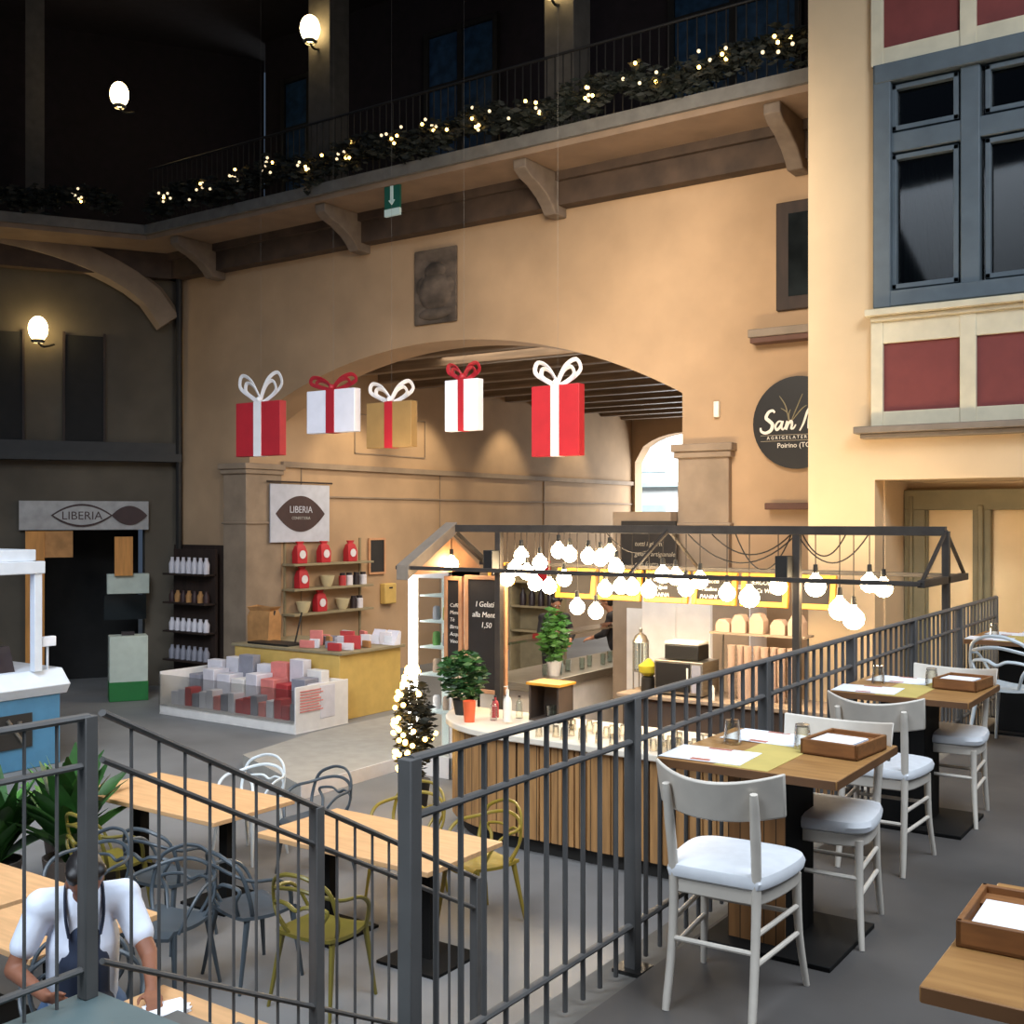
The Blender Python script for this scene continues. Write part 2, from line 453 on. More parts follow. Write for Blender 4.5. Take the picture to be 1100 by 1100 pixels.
for i, (x0, x1) in enumerate([(-12.4, -10.9), (-7.6, -5.6), (-16, -14.6)]):
    b = nb(); box(b, x0, x1, 15.33, 15.4, 7.0, 10.2); w = struct('window_%d' % (7+i), b, 'gallery_blue')
    b = nb()
    for x in (x0, (x0+x1)/2, x1): box(b, x-.05, x+.05, 15.28, 15.36, 7.0, 10.3)
    for z in (7.9, 9.3, 10.25): box(b, x0, x1, 15.29, 15.35, z-.04, z+.04)
    struct('window_frame', b, 'iron_dark', w)

# right-hand block standing forward of the far wall
YR = 11.3
b = nb()
box(b, -4.03, -3.34, YR, YR+.5, LZ, 9.5)
box(b, -3.34, 5, YR, YR+.5, 2.1, 3.81); box(b, -3.34, 5, YR, YR+.5, 6.23, 9.5)
box(b, 0.3, 5, YR, YR+.5, 0, 2.1); box(b, .3, 5, YR, YR+.5, 3.81, 6.23)
box(b, -3.36, -3.34+.02, YR+.3, YR+1.2, 0, 2.1); box(b, -3.36, .5, YR+.4, YR+1.2, 2.1, 2.2); box(b, .3, .5, YR, YR+1.2, 0, 2.1)
box(b, -4.03, -3.7, YR+.5, YW+.1, LZ, 9.5)
struct('wall_right', b, 'plaster_right')
# bay frame, panels, sill
b = nb()
FY = YR-.06
for z0, z1 in ((2.62, 2.78), (3.46, 3.72), (6.25, 6.42)): box(b, -3.36, .3, FY, YR, z0, z1)
for x0, x1 in ((-3.36, -3.24), (-2.51, -2.36), (-1.6, -1.45), (-.7, -.55)): box(b, x0, x1, FY-.01, YR, 2.62, 3.72); box(b, x0, x1, FY-.01, YR, 6.25, 7.5)
fr = struct('trim_15', b, 'cream', bev=.006)
b = nb(); box(b, -3.24, .3, YR-.03, YR, 2.78, 3.46); struct('red_panel', b, 'red_panel', fr)
b = nb(); box(b, -3.24, .3, YR-.03, YR, 6.42, 7.3); struct('red_panel', b, 'red_panel', fr)
b = nb(); box(b, -3.5, .3, YR-.2, YR, 2.56, 2.63); box(b, -3.45, .3, YR-.14, YR, 2.51, 2.56); struct('sill', b, 'lintel_grey', fr, .01)
b = nb(); box(b, -3.4, .3, YR-.16, YR, 3.73, 3.8); box(b, -3.36, .3, YR-.1, YR, 3.68, 3.73); struct('sill', b, 'cream', fr, .01)
# big grey window
b = nb()
WX = [-3.3, -2.42, -1.5, -.6, .3]
box(b, -3.32, .3, YR-.08, YR+.1, 3.82, 3.98); box(b, -3.32, .3, YR-.1, YR+.1, 6.06, 6.25); box(b, -3.2, .3, YR-.04, YR+.08, 5.36, 5.56)
box(b, -3.335, -3.16, YR-.09, YR+.11, 3.815, 6.255)
for x in WX[1:]: box(b, x-.09, x+.09, YR-.05, YR+.1, 3.9, 6.1)
wi = struct('window_1', b, 'grey_blue', bev=.012)
b = nb()
for x0, x1 in zip(WX, WX[1:]):
    a, c = x0+.13, x1-.11
    for z0, z1 in ((4.0, 5.34), (5.58, 6.04)):
        box(b, a, a+.05, YR-.02, YR+.06, z0, z1); box(b, c-.05, c, YR-.02, YR+.06, z0, z1); box(b, a, c, YR-.02, YR+.06, z0, z0+.05); box(b, a, c, YR-.02, YR+.06, z1-.05, z1)
struct('sash', b, 'grey_blue', wi, .006)
b = nb(); box(b, -3.2, .3, YR+.05, YR+.07, 3.9, 6.15); struct('window_glass', b, 'bay_glass', wi)
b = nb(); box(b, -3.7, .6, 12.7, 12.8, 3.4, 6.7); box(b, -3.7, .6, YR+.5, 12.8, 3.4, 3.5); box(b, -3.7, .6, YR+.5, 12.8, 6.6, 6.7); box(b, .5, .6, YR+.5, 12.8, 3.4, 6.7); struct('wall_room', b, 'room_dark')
for cx0, cx1 in ((-3.2, -2.5), (-.9, -.2)):
    b = nb(); V = []
    for i in range(13):
        z = 3.7+1.75*i/12; w_ = (cx1-cx0)*(1-.62*(i/12)**1.3)
        V.append([b.verts.new((cx0+w_*j/24+.05*i/12, 11.62+.035*math.sin(j*1.9), z)) for j in range(25)])
    for A, B in zip(V, V[1:]):
        for j in range(24): b.faces.new([A[j], A[j+1], B[j+1], B[j]])
    struct('curtain', b, 'curtain', wi)
# niche door
b = nb(); Yd = YR+1.05
for x0, x1 in ((-3.32, -3.1), (-2.62, -2.44), (-1.9, -1.72), (-1.2, -.9)): box(b, x0, x1, Yd-.06, Yd+.1, 0, 2.0)
box(b, -3.32, .3, Yd-.07, Yd+.1, 1.8, 2.02)
box(b, -3.26, -3.22, Yd-.1, Yd, 0, 1.95); box(b, -2.56, -2.51, Yd-.1, Yd, 0, 1.85); box(b, -3.14, -3.08, Yd-.02, Yd+.02, 0, 1.85)
dr = struct('door_1', b, 'olive_grey', bev=.01)
b = nb(); box(b, -3.3, .3, Yd+.02, Yd+.04, 0, 1.9); struct('door_pane', b, 'door_glass', dr)
b = nb(); box(b, -3.36, .4, Yd+.1, Yd+.2, 0, 2.1); struct('wall_niche', b, 'plaster_right')
# small window and ledges on the far wall
b = nb(); box(b, -5.02, -4.0, YW-.06, YW+.02, 4.24, 5.55); w2 = struct('window_2', b, 'dark_wood', bev=.01)
b = nb(); box(b, -4.86, -4.0, YW-.07, YW-.05, 4.4, 5.4); struct('window_glass', b, 'window_glass', w2)
b = nb(); box(b, -5.32, -4.0, YW-.22, YW, 3.92, 4.02); l16 = struct('trim_16', b, 'lintel_grey', bev=.01)
b = nb(); box(b, -5.3, -4.0, YW-.2, YW, 3.85, 3.92); struct('underside', b, 'ledge_red', l16, .01)
b = nb(); box(b, -5.12, -4.0, YW-.18, YW, 1.82, 1.9); struct('trim_17', b, 'ledge_red', bev=.01)

# ================================================================== RAILINGS
def railing(name, A, B, zA, zB, h, posts, nbal, label, foot=0, mid=.17, low=.98, bal=.0095, plate=True):
    A = Vector((*A, 0)); B = Vector((*B, 0))
    t = thing(name, (A.x, A.y, zA), label, 'railing')
    P_ = lambda s, dz: Vector((A.x+(B.x-A.x)*s, A.y+(B.y-A.y)*s, zA+(zB-zA)*s+dz))
    for nm, dz, rx, ry in (('top_rail', h, .022, .014), ('middle_rail', h-mid, .017, .012), ('bottom_rail', h-low, .017, .012)):
        part(nm, tube(nb(), [P_(0, dz), P_(1, dz)], rx, ry, 8), 'iron', t, world=True)
    for s, ft in posts:
        p = P_(s, 0); b = nb(); box(b, p.x-.026, p.x+.026, p.y-.026, p.y+.026, p.z+ft, p.z+h+.005)
        po = part('post', b, 'iron', t, world=True, bev=.004)
        if not plate: continue
        b = nb(); box(b, p.x-.06, p.x+.06, p.y-.06, p.y+.06, p.z+ft, p.z+ft+.015); part('foot_plate', b, 'iron_dark', po, world=True)
    skip = [s for s, _ in posts]
    b0 = None
    for k in range(1, nbal):
        s = k/nbal
        if min(abs(s-q) for q in skip) < .35/nbal: continue
        p = P_(s, 0)
        if b0 is None:
            b = nb(); seg(b, (0, 0, h-low-.16), (0, 0, h), bal, n=6); b0 = o = part('baluster', b, 'iron', t)
        else:
            o = b0.copy(); COL.objects.link(o); o.parent = t
        o.location = p-OFF[t]
    return t
L = 10.7-2.49
railing('railing', (-2.08, 2.49), (-2.08, 10.7), 0, 0, 1.0, [((2.49+1.36*k-2.49)/L, -.07) for k in range(7)], 67,
        'long dark iron railing with vertical bars beside the white chairs', low=.89)
railing('railing', (-3.47, 2.38), (-3.47, -1.5), 0, 0, 1.0, [(0, .006), (.35, .006), (1, .006)], 32, 'short iron railing on the landing at the left edge of the photo', low=.89, bal=.007, plate=False)
railing('railing', (-3.5, 2.46), (-3.62, 4.9), .0, -1.27, 1.0, [(.47, -.19), (1, 0)], 19, 'sloping iron handrail going down the steps above the wooden tables', low=.9, bal=.007, plate=False)

# ================================================================== TERRACE FURNITURE
def white_chair(label, loc, rz):
    t = thing('dining_chair', loc, label, 'chair', 'white dining chairs along the railing', rz)
    # faces +Y; seat at .46
    b = nb()
    prof = [(-.17, -.19), (-.12, -.205), (.12, -.205), (.17, -.19), (.205, -.05), (.215, .12), (.18, .19), (.1, .215), (-.1, .215), (-.18, .19), (-.215, .12), (-.205, -.05)]
    pts = catmull([(x, y, 0) for x, y in prof], 4, True)
    rings = []
    for k, z in ((.93, .445), (1.0, .455), (1.02, .475), (.98, .495), (.8, .505), (.4, .508)):
        rings.append([b.verts.new((p.x*k, p.y*k, z)) for p in pts])
    for A, B in zip(rings, rings[1:]):
        for j in range(len(A)): b.faces.new([A[j], A[(j+1) % len(A)], B[(j+1) % len(A)], B[j]])
    b.faces.new(rings[0][::-1]); b.faces.new(rings[-1])
    part('seat', b, 'white_seat', t)
    b = nb(); ext(b, [(p.x*.93, p.y*.93) for p in pts], 'z', .395, .447); part('seat_frame', b, 'white_paint', t, .006)
    # curved backrest board
    b = nb(); n = 14; V = []
    for i in range(n+1):
        s = -1+2*i/n; x = .235*s; y = -.272+.125*s*s; zt = .845-.03*(1-s*s); zb_ = .69-.012*(1-s*s)
        V.append([b.verts.new((x*.97, y+.024, zb_)), b.verts.new((x, y-.012, zt)), b.verts.new((x, y+.008, zt+.003)), b.verts.new((x*.97, y+.044, zb_))])
    for A, B in zip(V, V[1:]):
        for j in range(4): b.faces.new([A[j], A[(j+1) % 4], B[(j+1) % 4], B[j]])
    b.faces.new(V[0]); b.faces.new(V[-1][::-1])
    part('backrest', b, 'white_paint', t, .006)
    for s in (-1, 1):
        b = nb(); tube(b, catmull([(s*.155, -.25, 0), (s*.15, -.205, .22), (s*.15, -.19, .45), (s*.155, -.215, .65), (s*.158, -.24, .785)], 4), .017, n=10, taper=[.75]+[.85+.02*k for k in range(12)]+[1.0, .95, .9, .8][:4])
        part('leg', b, 'white_paint', t)
        b = nb(); tube(b, catmull([(s*.2, .21, 0), (s*.182, .175, .2), (s*.175, .165, .42)], 5), .018, n=10, taper=[.62+.038*k for k in range(11)])
        part('leg', b, 'white_paint', t)
        for z in (.2, .3):
            b = nb(); seg(b, (s*.152, -.2, z), (s*.18, .17, z), .0095, n=8); part('stretcher', b, 'white_paint', t)
    b = nb(); seg(b, (-.15, -.205, .24), (.15, -.205, .24), .0095, n=8); part('stretcher', b, 'white_paint', t)
    b = nb(); seg(b, (-.18, .175, .27), (.18, .175, .27), .0095, n=8); part('stretcher', b, 'white_paint', t)
    return t
ch = white_chair('white wooden chair nearest the camera with its curved back turned to us', (-1.6, 3.72, 0), .05)
dup(ch, (-1.55, 4.58, 0), PI+.03, 'white wooden chair facing us from the far side of the nearest railing table')
dup(ch, (-1.62, 5.62, 0), .03, 'white wooden chair with its back to us at the second railing table')
dup(ch, (-1.55, 6.66, 0), PI-.02, 'white wooden chair facing us from the far side of the second railing table')

def terrace_table(label, loc):
    t = thing('dining_table', loc, label, 'table', 'wooden tables on the terrace')
    b = nb(); box(b, -.365, .365, -.39, .39, .715, .75); part('tabletop', b, 'table_oak', t, .004)
    b = nb(); box(b, -.36, .36, -.393, -.389, .717, .748); box(b, .364, .368, -.385, .385, .717, .748); part('table_edge', b, 'table_edge', t)
    b = nb(); box(b, -.15, .09, -.17, .15, .02, .715); part('pedestal', b, 'black_metal', t, .004)
    b = nb(); box(b, -.15, .09, -.177, -.17, .02, .715); part('front_panel', b, 'pedestal_slats', t)
    b = nb(); box(b, -.24, .3, -.27, .29, 0, .02); part('base_plate', b, 'black_metal', t, .003)
    return t
TT = [(-1.675, 4.36), (-1.675, 6.45), (-1.675, 9.65)]
tb = terrace_table('square wooden table nearest the camera beside the railing', (*TT[0], 0))
def plain(t):
    for c in list(t.children):
        if c.name.startswith('front_panel'): bpy.data.objects.remove(c)
plain(dup(tb, (*TT[1], 0), 0, 'second wooden table along the railing, behind the nearest one'))
plain(dup(tb, (*TT[2], 0), 0, 'farthest wooden terrace table by the end of the railing'))
NT = (-.235, 2.72)
plain(dup(tb, (*NT, 0), 0, 'wooden table cut off by the bottom right corner of the photo'))
def napkin_box(loc, rz, label):
    t = thing('napkin_box', loc, label, 'box', 'wooden napkin boxes on the terrace tables', rz)
    b = nb(); box(b, -.12, .12, -.15, .15, 0, .012); box(b, -.12, -.106, -.15, .15, 0, .06); box(b, .106, .12, -.15, .15, 0, .06); box(b, -.12, .12, -.15, -.136, 0, .06); box(b, -.12, .12, .136, .15, 0, .06)
    part('tray', b, 'box_wood', t, .003)
    b = nb(); box(b, -.106, .106, .05, .136, .03, .042); part('divider', b, 'box_wood', t)
    return t
def napkins(loc, rz, label):
    b = nb()
    for k in range(7): box(b, -.09+random.uniform(-.006, .006), .085, -.125+random.uniform(-.006, .006), .045, .0005+k*.006, .006+k*.006)
    return solo('paper_napkins', b, 'paper', loc, label, 'napkins', 'stacks of white napkins', rz=rz)
wh = ['on the nearest railing table', 'on the second railing table', 'on the farthest terrace table']
for i, (x, y) in enumerate(TT):
    b = nb(); box(b, -.11, .11, -.385, .385, 0, .002)
    solo('table_runner', b, 'paper_yellow', (x-.01, y, .7502), 'yellow paper runner ' + wh[i], 'runner', 'yellow runners')
    for k, (dx, dy, r) in enumerate([(-.2, -.235, .05), (-.14, .235, -.04)]):
        t = thing('placemat', (x+dx, y+dy, .7525), 'white paper placemat on the %s side of the table ' % ('near', 'far')[k] + wh[i][3:], 'placemat', 'white paper placemats', r)
        b = nb(); box(b, -.17, .17, -.13, .13, 0, .002); part('sheet', b, 'paper', t)
        b = nb(); box(b, -.04, .04, -.122, -.09, .002, .003); part('print', b, 'print_red', t, label='small reddish printed band')
        b = nb(); box(b, -.05, .05, .1, .124, .002, .003); part('print', b, 'print_red', t, label='small reddish printed band')
    for k, (dx, dy) in enumerate([(-.22, .03), (.06, .1)]):
        b = nb(); lathe(b, [(0, .102), (.029, .1), (.036, .03), (.039, 0), (.036, .0), (.033, .03), (.026, .09), (0, .09)], 16)
        solo('drinking_glass', b, 'tumbler_glass', (x+dx, y+dy, .7525), 'upturned clear tumbler %s ' % ('near the railing side', 'beside the napkin box')[k] + wh[i], 'glass', 'tumblers on the terrace tables')
    if i < 2:
        napkin_box((x+.22, y+.14, .7525), -.1, 'small wooden napkin box ' + wh[i]); napkins((x+.22, y+.14, .766), -.1, 'white paper napkins in the wooden box ' + wh[i])
napkin_box((NT[0]-.235, NT[1]+.02, .7505), .02, 'large looking wooden napkin box on the table in the bottom right corner')
napkins((NT[0]-.235, NT[1]+.02, .764), .02, 'white napkins in the box at the bottom right corner of the photo')

# moulded armchairs with interlaced curved backs
def loop_chair(m, label, loc, rz, group):
    t = thing('armchair', loc, label, 'chair', group, rz)
    b = nb(); V = []; n = 10
    for i in range(n+1):
        y = -.2+.43*i/n; row = []
        for j in range(9):
            s = -1+j/4; w = .2+.03*math.sin(PI*min(1, i/n+.1)); row.append(b.verts.new((s*w, y, .45+.018*s*s-.012*math.sin(PI*i/n)-(.03 if i == n else 0))))
        V.append(row)
    for A, B in zip(V, V[1:]):
        for j in range(8): b.faces.new([A[j], A[j+1], B[j+1], B[j]])
    g = bmesh.ops.extrude_face_region(b, geom=b.faces[:]); bmesh.ops.translate(b, verts=[v for v in g['geom'] if isinstance(v, bmesh.types.BMVert)], vec=(0, 0, -.022))
    part('seat', b, m, t)
    for sx, sy in ((-1, 1), (1, 1), (-1, -1), (1, -1)):
        b = nb(); tube(b, [(sx*.19, .17 if sy > 0 else -.16, .44), (sx*.235, .22 if sy > 0 else -.24, 0)], .02, .016, 8, taper=[1.1, .6]); part('leg', b, m, t)
    c1 = [(-.21, .15, .44), (-.27, .1, .6), (-.28, 0, .68), (-.25, -.16, .7), (-.14, -.25, .74), (0, -.27, .76), (.14, -.25, .74), (.25, -.16, .7), (.28, 0, .68), (.27, .1, .6), (.21, .15, .44)]
    c2 = [(-.19, -.12, .44), (-.24, -.17, .58), (-.21, -.22, .76), (-.1, -.27, .83), (0, -.28, .845), (.1, -.27, .83), (.21, -.22, .76), (.24, -.17, .58), (.19, -.12, .44)]
    c3 = [(-.12, -.18, .44), (-.17, -.23, .56), (-.2, -.22, .64), (-.08, -.26, .66), (0, -.265, .63), (.08, -.26, .66), (.2, -.22, .64), (.17, -.23, .56), (.12, -.18, .44)]
    for nm, c in (('arm_rail', c1), ('back_loop', c2), ('back_loop', c3)):
        b = nb(); tube(b, catmull(c, 5), .014, .011, 7); part(nm, b, m, t)
    return t
LOOPG = 'looped-back armchairs'
wc = loop_chair('chair_white', 'white looped armchair in front of the farthest terrace table', (-1.62, 8.95, 0), -.25, LOOPG)
dup(wc, (-1.55, 10.55, 0), PI+.2, 'white looped armchair behind the farthest terrace table, by the door')

# ================================================================== LOWER TABLES
def low_table(loc, w, d, label, mm='table_orange'):
    t = thing('dining_table', loc, label, 'table', 'wooden tables in the lower hall')
    b = nb(); box(b, -w/2, w/2, -d/2, d/2, .715, .75); part('tabletop', b, mm, t, .004)
    for sx in ((-1, 1) if w > 1.2 else (0,)):
        x = sx*(w/2-.32)
        b = nb(); box(b, x-.045, x+.045, -.045, .045, .02, .715); pe = part('pedestal', b, 'black_metal', t)
        b = nb(); box(b, x-.25, x+.25, -.25, .25, 0, .02); part('base_plate', b, 'black_metal', pe)
    return t
low_table((-5.17, 5.84, LZ), 1.56, .82, 'long wooden table nearest the bar behind the sloping handrail')
low_table((-7.25, 5.84, LZ), 1.7, .82, 'long wooden table under the white chair, left of the bar')
low_table((-6.8, 3.62, LZ), 1.5, .8, 'wooden table at the left edge below the plants')
low_table((-5.58, 3.62, LZ), .8, .8, 'wooden table behind the person in white')
low_table((-4.0, 3.02, LZ), .75, .78, 'wooden table at the bottom of the photo in front of the person')
G = 'chairs in the lower hall'
def lc(m, x, y, rz, label, cache={}):
    if m not in cache: cache[m] = loop_chair(m, label, (x, y, LZ), rz, G); return
    dup(cache[m], (x, y, LZ), rz, label)
lc('chair_grey', -6.45, 5.08, .15, 'dark grey looped chair at the near side of the long table left of the bar')
lc('chair_grey', -5.5, 5.0, -.2, 'dark grey looped chair at the left near side of the table nearest the bar')
lc('chair_olive', -4.85, 4.98, .1, 'olive looped chair at the near right side of the table nearest the bar')
lc('chair_olive', -7.1, 5.05, -.1, 'olive looped chair beside the potted plants')
lc('chair_ochre', -4.85, 6.62, PI-.3, 'mustard looped chair tucked at the far right end of the table nearest the bar')
lc('chair_ochre', -5.65, 6.72, PI+.1, 'mustard looped chair at the far left side of the table nearest the bar')
lc('chair_white', -7.45, 6.72, PI+.1, 'white looped chair behind the long table left of the bar')
lc('chair_grey', -6.65, 6.72, PI-.1, 'dark grey looped chair on the far side between the two long tables')
lc('chair_grey', -5.75, 4.5, PI+.25, 'dark grey looped chair just beyond the person in white')
lc('chair_grey', -6.55, 4.45, PI, 'dark grey looped chair behind the table at the left edge')

# potted plants with long leaves
def leafy(loc, h, n, label, big=True, pot=.2, poth=.35, m='leaf', width=.05, spread=.5, pm='terracotta'):
    t = thing('potted_plant', loc, label, 'plant', None)
    b = nb(); lathe(b, [(pot*.75, 0), (pot, poth), (pot*.92, poth), (pot*.85, poth-.05), (0, poth-.05)], 16); part('pot', b, pm, t)
    for mm, k in ((m, n), ('leaf_bright', n//3)):
        b = nb()
        for i in range(k):
            a = random.uniform(0, 2*PI); ln = random.uniform(.5, 1)*(h-poth); ls = random.uniform(.25, 1)*spread
            z0 = poth-.05+random.uniform(0, .25)*(h-poth)*(0 if big else 1)
            pts = []
            for s in range(6):
                q = s/5; pts.append(Vector((math.cos(a)*ls*q**1.4, math.sin(a)*ls*q**1.4, z0+ln*(q-.35*q*q*(ls/spread)))))
            side = Vector((-math.sin(a), math.cos(a), .25)).normalized(); prev = None
            for s, p in enumerate(pts):
                w = width*math.sin(PI*(.12+.85*s/5))
                cur = (b.verts.new(p-side*w), b.verts.new(p+Vector((0, 0, -w*.3))), b.verts.new(p+side*w))
                if prev:
                    b.faces.new([prev[0], prev[1], cur[1], cur[0]]); b.faces.new([prev[1], prev[2], cur[2], cur[1]])
                prev = cur
        part('leaves', b, mm, t)
    return t
leafy((-8.1, 4.75, LZ), 1.25, 46, 'large leafy plant in a pot at the left edge before the blue kiosk', width=.1, spread=.6)
leafy((-7.75, 5.15, LZ), 1.3, 46, 'dark leafy potted plant behind the left corner post', width=.09, spread=.6)
leafy((-8.45, 5.6, LZ), 1.25, 30, 'leafy potted plant with a bright green leaf beside the long table', width=.08, spread=.5)

# ================================================================== BAR
BZ = -.22
def bar_outline(off):
    """front line of the counter from the right end to the rounded left end, inset by off"""
    pts = [(-2.45, 8.1+off), (-5.7, 8.1+off)]
    cx, cy, r = -5.7, 9.15, 1.05-off
    for i in range(1, 10):
        a = -PI/2-(PI*.5)*i/9; pts.append((cx+r*1.15*math.cos(a), cy+r*math.sin(a)))
    return pts
bar = thing('bar_counter', (-4.6, 8.5, LZ), 'long bar counter with vertical wooden slats, pale top and rounded left end', 'bar')
b = nb(); ext(b, bar_outline(.08)+[(-2.45, 9.15)], 'z', LZ+.14, BZ-.06); part('slat_front', b, 'bar_slats', bar, world=True)
b = nb()
fl = bar_outline(.07)
for (x0, y0), (x1, y1) in zip(fl, fl[1:]):
    d = math.hypot(x1-x0, y1-y0); k = max(1, round(d/.12))
    for i in range(k):
        s = (i+.5)/k; cx, cy = x0+(x1-x0)*s, y0+(y1-y0)*s; a = math.atan2(y1-y0, x1-x0)
        M = Matrix.Translation((cx, cy, 0)) @ Matrix.Rotation(a, 4, 'Z'); box(b, -.052, .052, -.012, .012, LZ+.14, BZ-.06, M)
part('slats', b, 'bar_slats', bar, world=True, bev=.004)
b = nb(); ext(b, bar_outline(.16)+[(-2.45, 9.1)], 'z', LZ+.001, LZ+.14); part('toe_kick', b, 'kick', bar, world=True)
b = nb(); ext(b, bar_outline(0)+[(-2.4, 9.2)], 'z', BZ-.06, BZ); part('worktop', b, 'marble', bar, world=True, bev=.01)

# upturned glasses spread over the counter
g0 = None
k = 0
for i in range(46):
    x = -5.35+1.75*(i % 16)/15+random.uniform(-.05, .05); y = 8.25+.19*(i//16)+random.uniform(-.05, .05)
    if g0 is None:
        b = nb(); lathe(b, [(0, .1), (.026, .1), (.031, .05), (.034, 0), (.031, 0), (.028, .05), (.023, .09), (0, .09)], 14)
        g0 = o = solo('drinking_glass', b, 'tumbler_glass', (x, y, BZ), 'small clear glass standing upside down on the slatted bar counter', 'glass', 'upturned glasses on the bar')
    else: o = dup(g0, (x, y, BZ))
# objects along the counter
hb = thing('potted_plant', (-6.6, 8.72, BZ), 'bushy green herb plant on the left end of the bar', 'plant')
b = nb(); lathe(b, [(.08, 0), (.11, .15), (.1, .15), (0, .13)], 14); part('pot', b, 'kick', hb)
def leaf_cloud(b, c, r, n, size):
    for i in range(n):
        v = Vector((random.gauss(0, 1), random.gauss(0, 1), random.gauss(0, 1))).normalized()*random.uniform(.4, 1)
        p = Vector(c)+Vector((v.x*r[0], v.y*r[1], v.z*r[2])); a = Vector((random.gauss(0, 1), random.gauss(0, 1), random.gauss(0, 1))).normalized(); s_, u_ = frame_of(a); z = size*random.uniform(.6, 1.2)
        q = [b.verts.new(p-s_*z), b.verts.new(p+u_*z*.4), b.verts.new(p+s_*z), b.verts.new(p-u_*z*.4)]; b.faces.new(q)
b = nb(); leaf_cloud(b, (0, 0, .38), (.25, .25, .27), 700, .055); part('foliage', b, 'leaf', hb, smooth=False)
b = nb(); lathe(b, [(.05, 0), (.062, .2), (.06, .2), (.05, .01), (0, .01)], 16); solo('paper_cup', b, 'orange_plastic', (-6.3, 8.42, BZ), 'orange red cup beside the herb plant on the bar', 'cup')
def bottle(name, m, loc, h, r, label, cat, grp=None, pump=False):
    t = thing(name, loc, label, cat, grp)
    b = nb(); lathe(b, [(0, 0), (r, 0), (r, h*.62), (r*.8, h*.72), (r*.35, h*.8), (r*.35, h*.95), (0, h*.95)], 14); part('body', b, m, t)
    b = nb(); lathe(b, [(r*.4, h*.93), (r*.4, h), (0, h)], 12)
    if pump: seg(b, (0, 0, h*.98), (0, 0, h*1.12), r*.12); seg(b, (0, 0, h*1.1), (-r*1.1, 0, h*1.08), r*.12)
    part('cap', b, 'plastic_white' if pump else 'jar_dark', t)
    return t
bottle('pump_bottle', 'plastic_white', (-5.95, 8.55, BZ+.02), .3, .04, 'white pump bottle standing on the bar', 'bottle', pump=True)
for k, (x, y, h, m) in enumerate([(-6.16, 8.62, .2, 'cool_glass'), (-6.1, 8.75, .23, 'jar_dark'), (-6.24, 8.76, .21, 'pack_red'), (-6.02, 8.85, .22, 'cool_glass')]):
    bottle('bottle', m, (x, y, BZ), h, .035, ['clear bottle right of the orange cup', 'dark bottle behind the pump bottle', 'reddish bottle behind the orange cup', 'clear bottle by the wooden stand'][k], 'bottle', 'small bottles on the bar')
st_ = thing('display_stand', (-5.72, 8.95, BZ), 'dark wooden box stand with a pale top on the bar', 'stand')
b = nb(); box(b, -.17, .17, -.13, .13, 0, .02); box(b, -.17, -.15, -.13, .13, 0, .34); box(b, .15, .17, -.13, .13, 0, .34); box(b, -.17, .17, .11, .13, 0, .34); part('body', b, 'brown_beam', st_, .003)
b = nb(); box(b, -.19, .19, -.15, .15, .34, .365); part('top', b, 'frame_yellow', st_, .003)
b = nb(); lathe(b, [(.05, .02), (.055, .14), (.05, .14), (.045, .03), (0, .03)], 14); part('jar', b, 'cool_glass', st_)
b = nb(); lathe(b, [(0, 0), (.09, 0), (.1, .02), (.11, .05), (0, .055)], 18); solo('plate_stack', b, 'paper', (-4.0, 8.75, BZ), 'stack of white plates at the right of the glasses on the bar', 'plates')

# stainless counter going back into the passage with glass sneeze guard
sc_ = thing('steel_counter', (-7.9, 13.0, LZ), 'stainless steel counter running back into the passage behind the bar', 'counter')
b = nb(); box(b, -8.3, -7.5, 11.3, 16.4, LZ, -.4); part('cabinet', b, 'case_white', sc_, world=True)
b = nb(); box(b, -8.36, -7.4, 11.2, 16.5, -.4, -.3); part('worktop', b, 'steel', sc_, world=True, bev=.008)
b = nb(); box(b, -8.3, -7.95, 11.3, 14.6, .12, .15); part('glass_shelf', b, 'cool_glass', sc_, world=True)
for y in (11.4, 13.0, 14.5):
    b = nb(); seg(b, (-8.1, y, -.3), (-8.1, y, .12), .018); part('shelf_post', b, 'steel', sc_, world=True)
for k in range(9):
    if k == 0:
        b = nb(); lathe(b, [(0, 0), (.035, 0), (.04, .15), (.035, .15), (.032, .01), (0, .01)], 12)
        w0 = solo('drinking_glass', b, 'cool_glass', (-7.7, 11.9, -.3), 'glass standing in a row on the stainless counter', 'glass', 'glasses on the steel counter')
    else: dup(w0, (-7.7+.05*(k % 2), 11.9+.28*k, -.3))

# back counter with machines under the menu boards
bc = thing('back_counter', (-4.4, 10.45, LZ), 'dark back counter under the menu boards', 'counter')
b = nb(); box(b, -5.6, -3.3, 10.15, 10.75, LZ, -.14); part('cabinet', b, 'brown_beam', bc, world=True)
b = nb(); box(b, -5.65, -3.25, 10.1, 10.78, -.14, -.1); part('worktop', b, 'stone', bc, world=True, bev=.006)
ov = thing('oven', (-5.0, 10.42, -.1), 'black microwave oven with a pale surround on the back counter', 'oven')
b = nb(); box(b, -.27, .27, -.2, .2, .02, .36); part('body', b, 'steel', ov, .006)
b = nb(); box(b, -.25, .13, -.215, -.2, .05, .34); part('door', b, 'sign_black', ov, .004)
b = nb(); seg(b, (.12, -.24, .1), (.12, -.24, .3), .01); part('handle', b, 'plastic_white', ov)
b = nb(); box(b, .15, .25, -.208, -.2, .05, .33); part('control_panel', b, 'pack_grey', ov)
tr = thing('toaster', (-5.0, 10.42, .265), 'small dark appliance with rounded cream top on the oven', 'appliance')
b = nb(); box(b, -.19, .19, -.13, .13, .0, .15); part('body', b, 'sign_black', tr, .01)
b = nb(); box(b, -.19, .19, -.13, .13, .15, .185); part('lid', b, 'plastic_white', tr, .012)
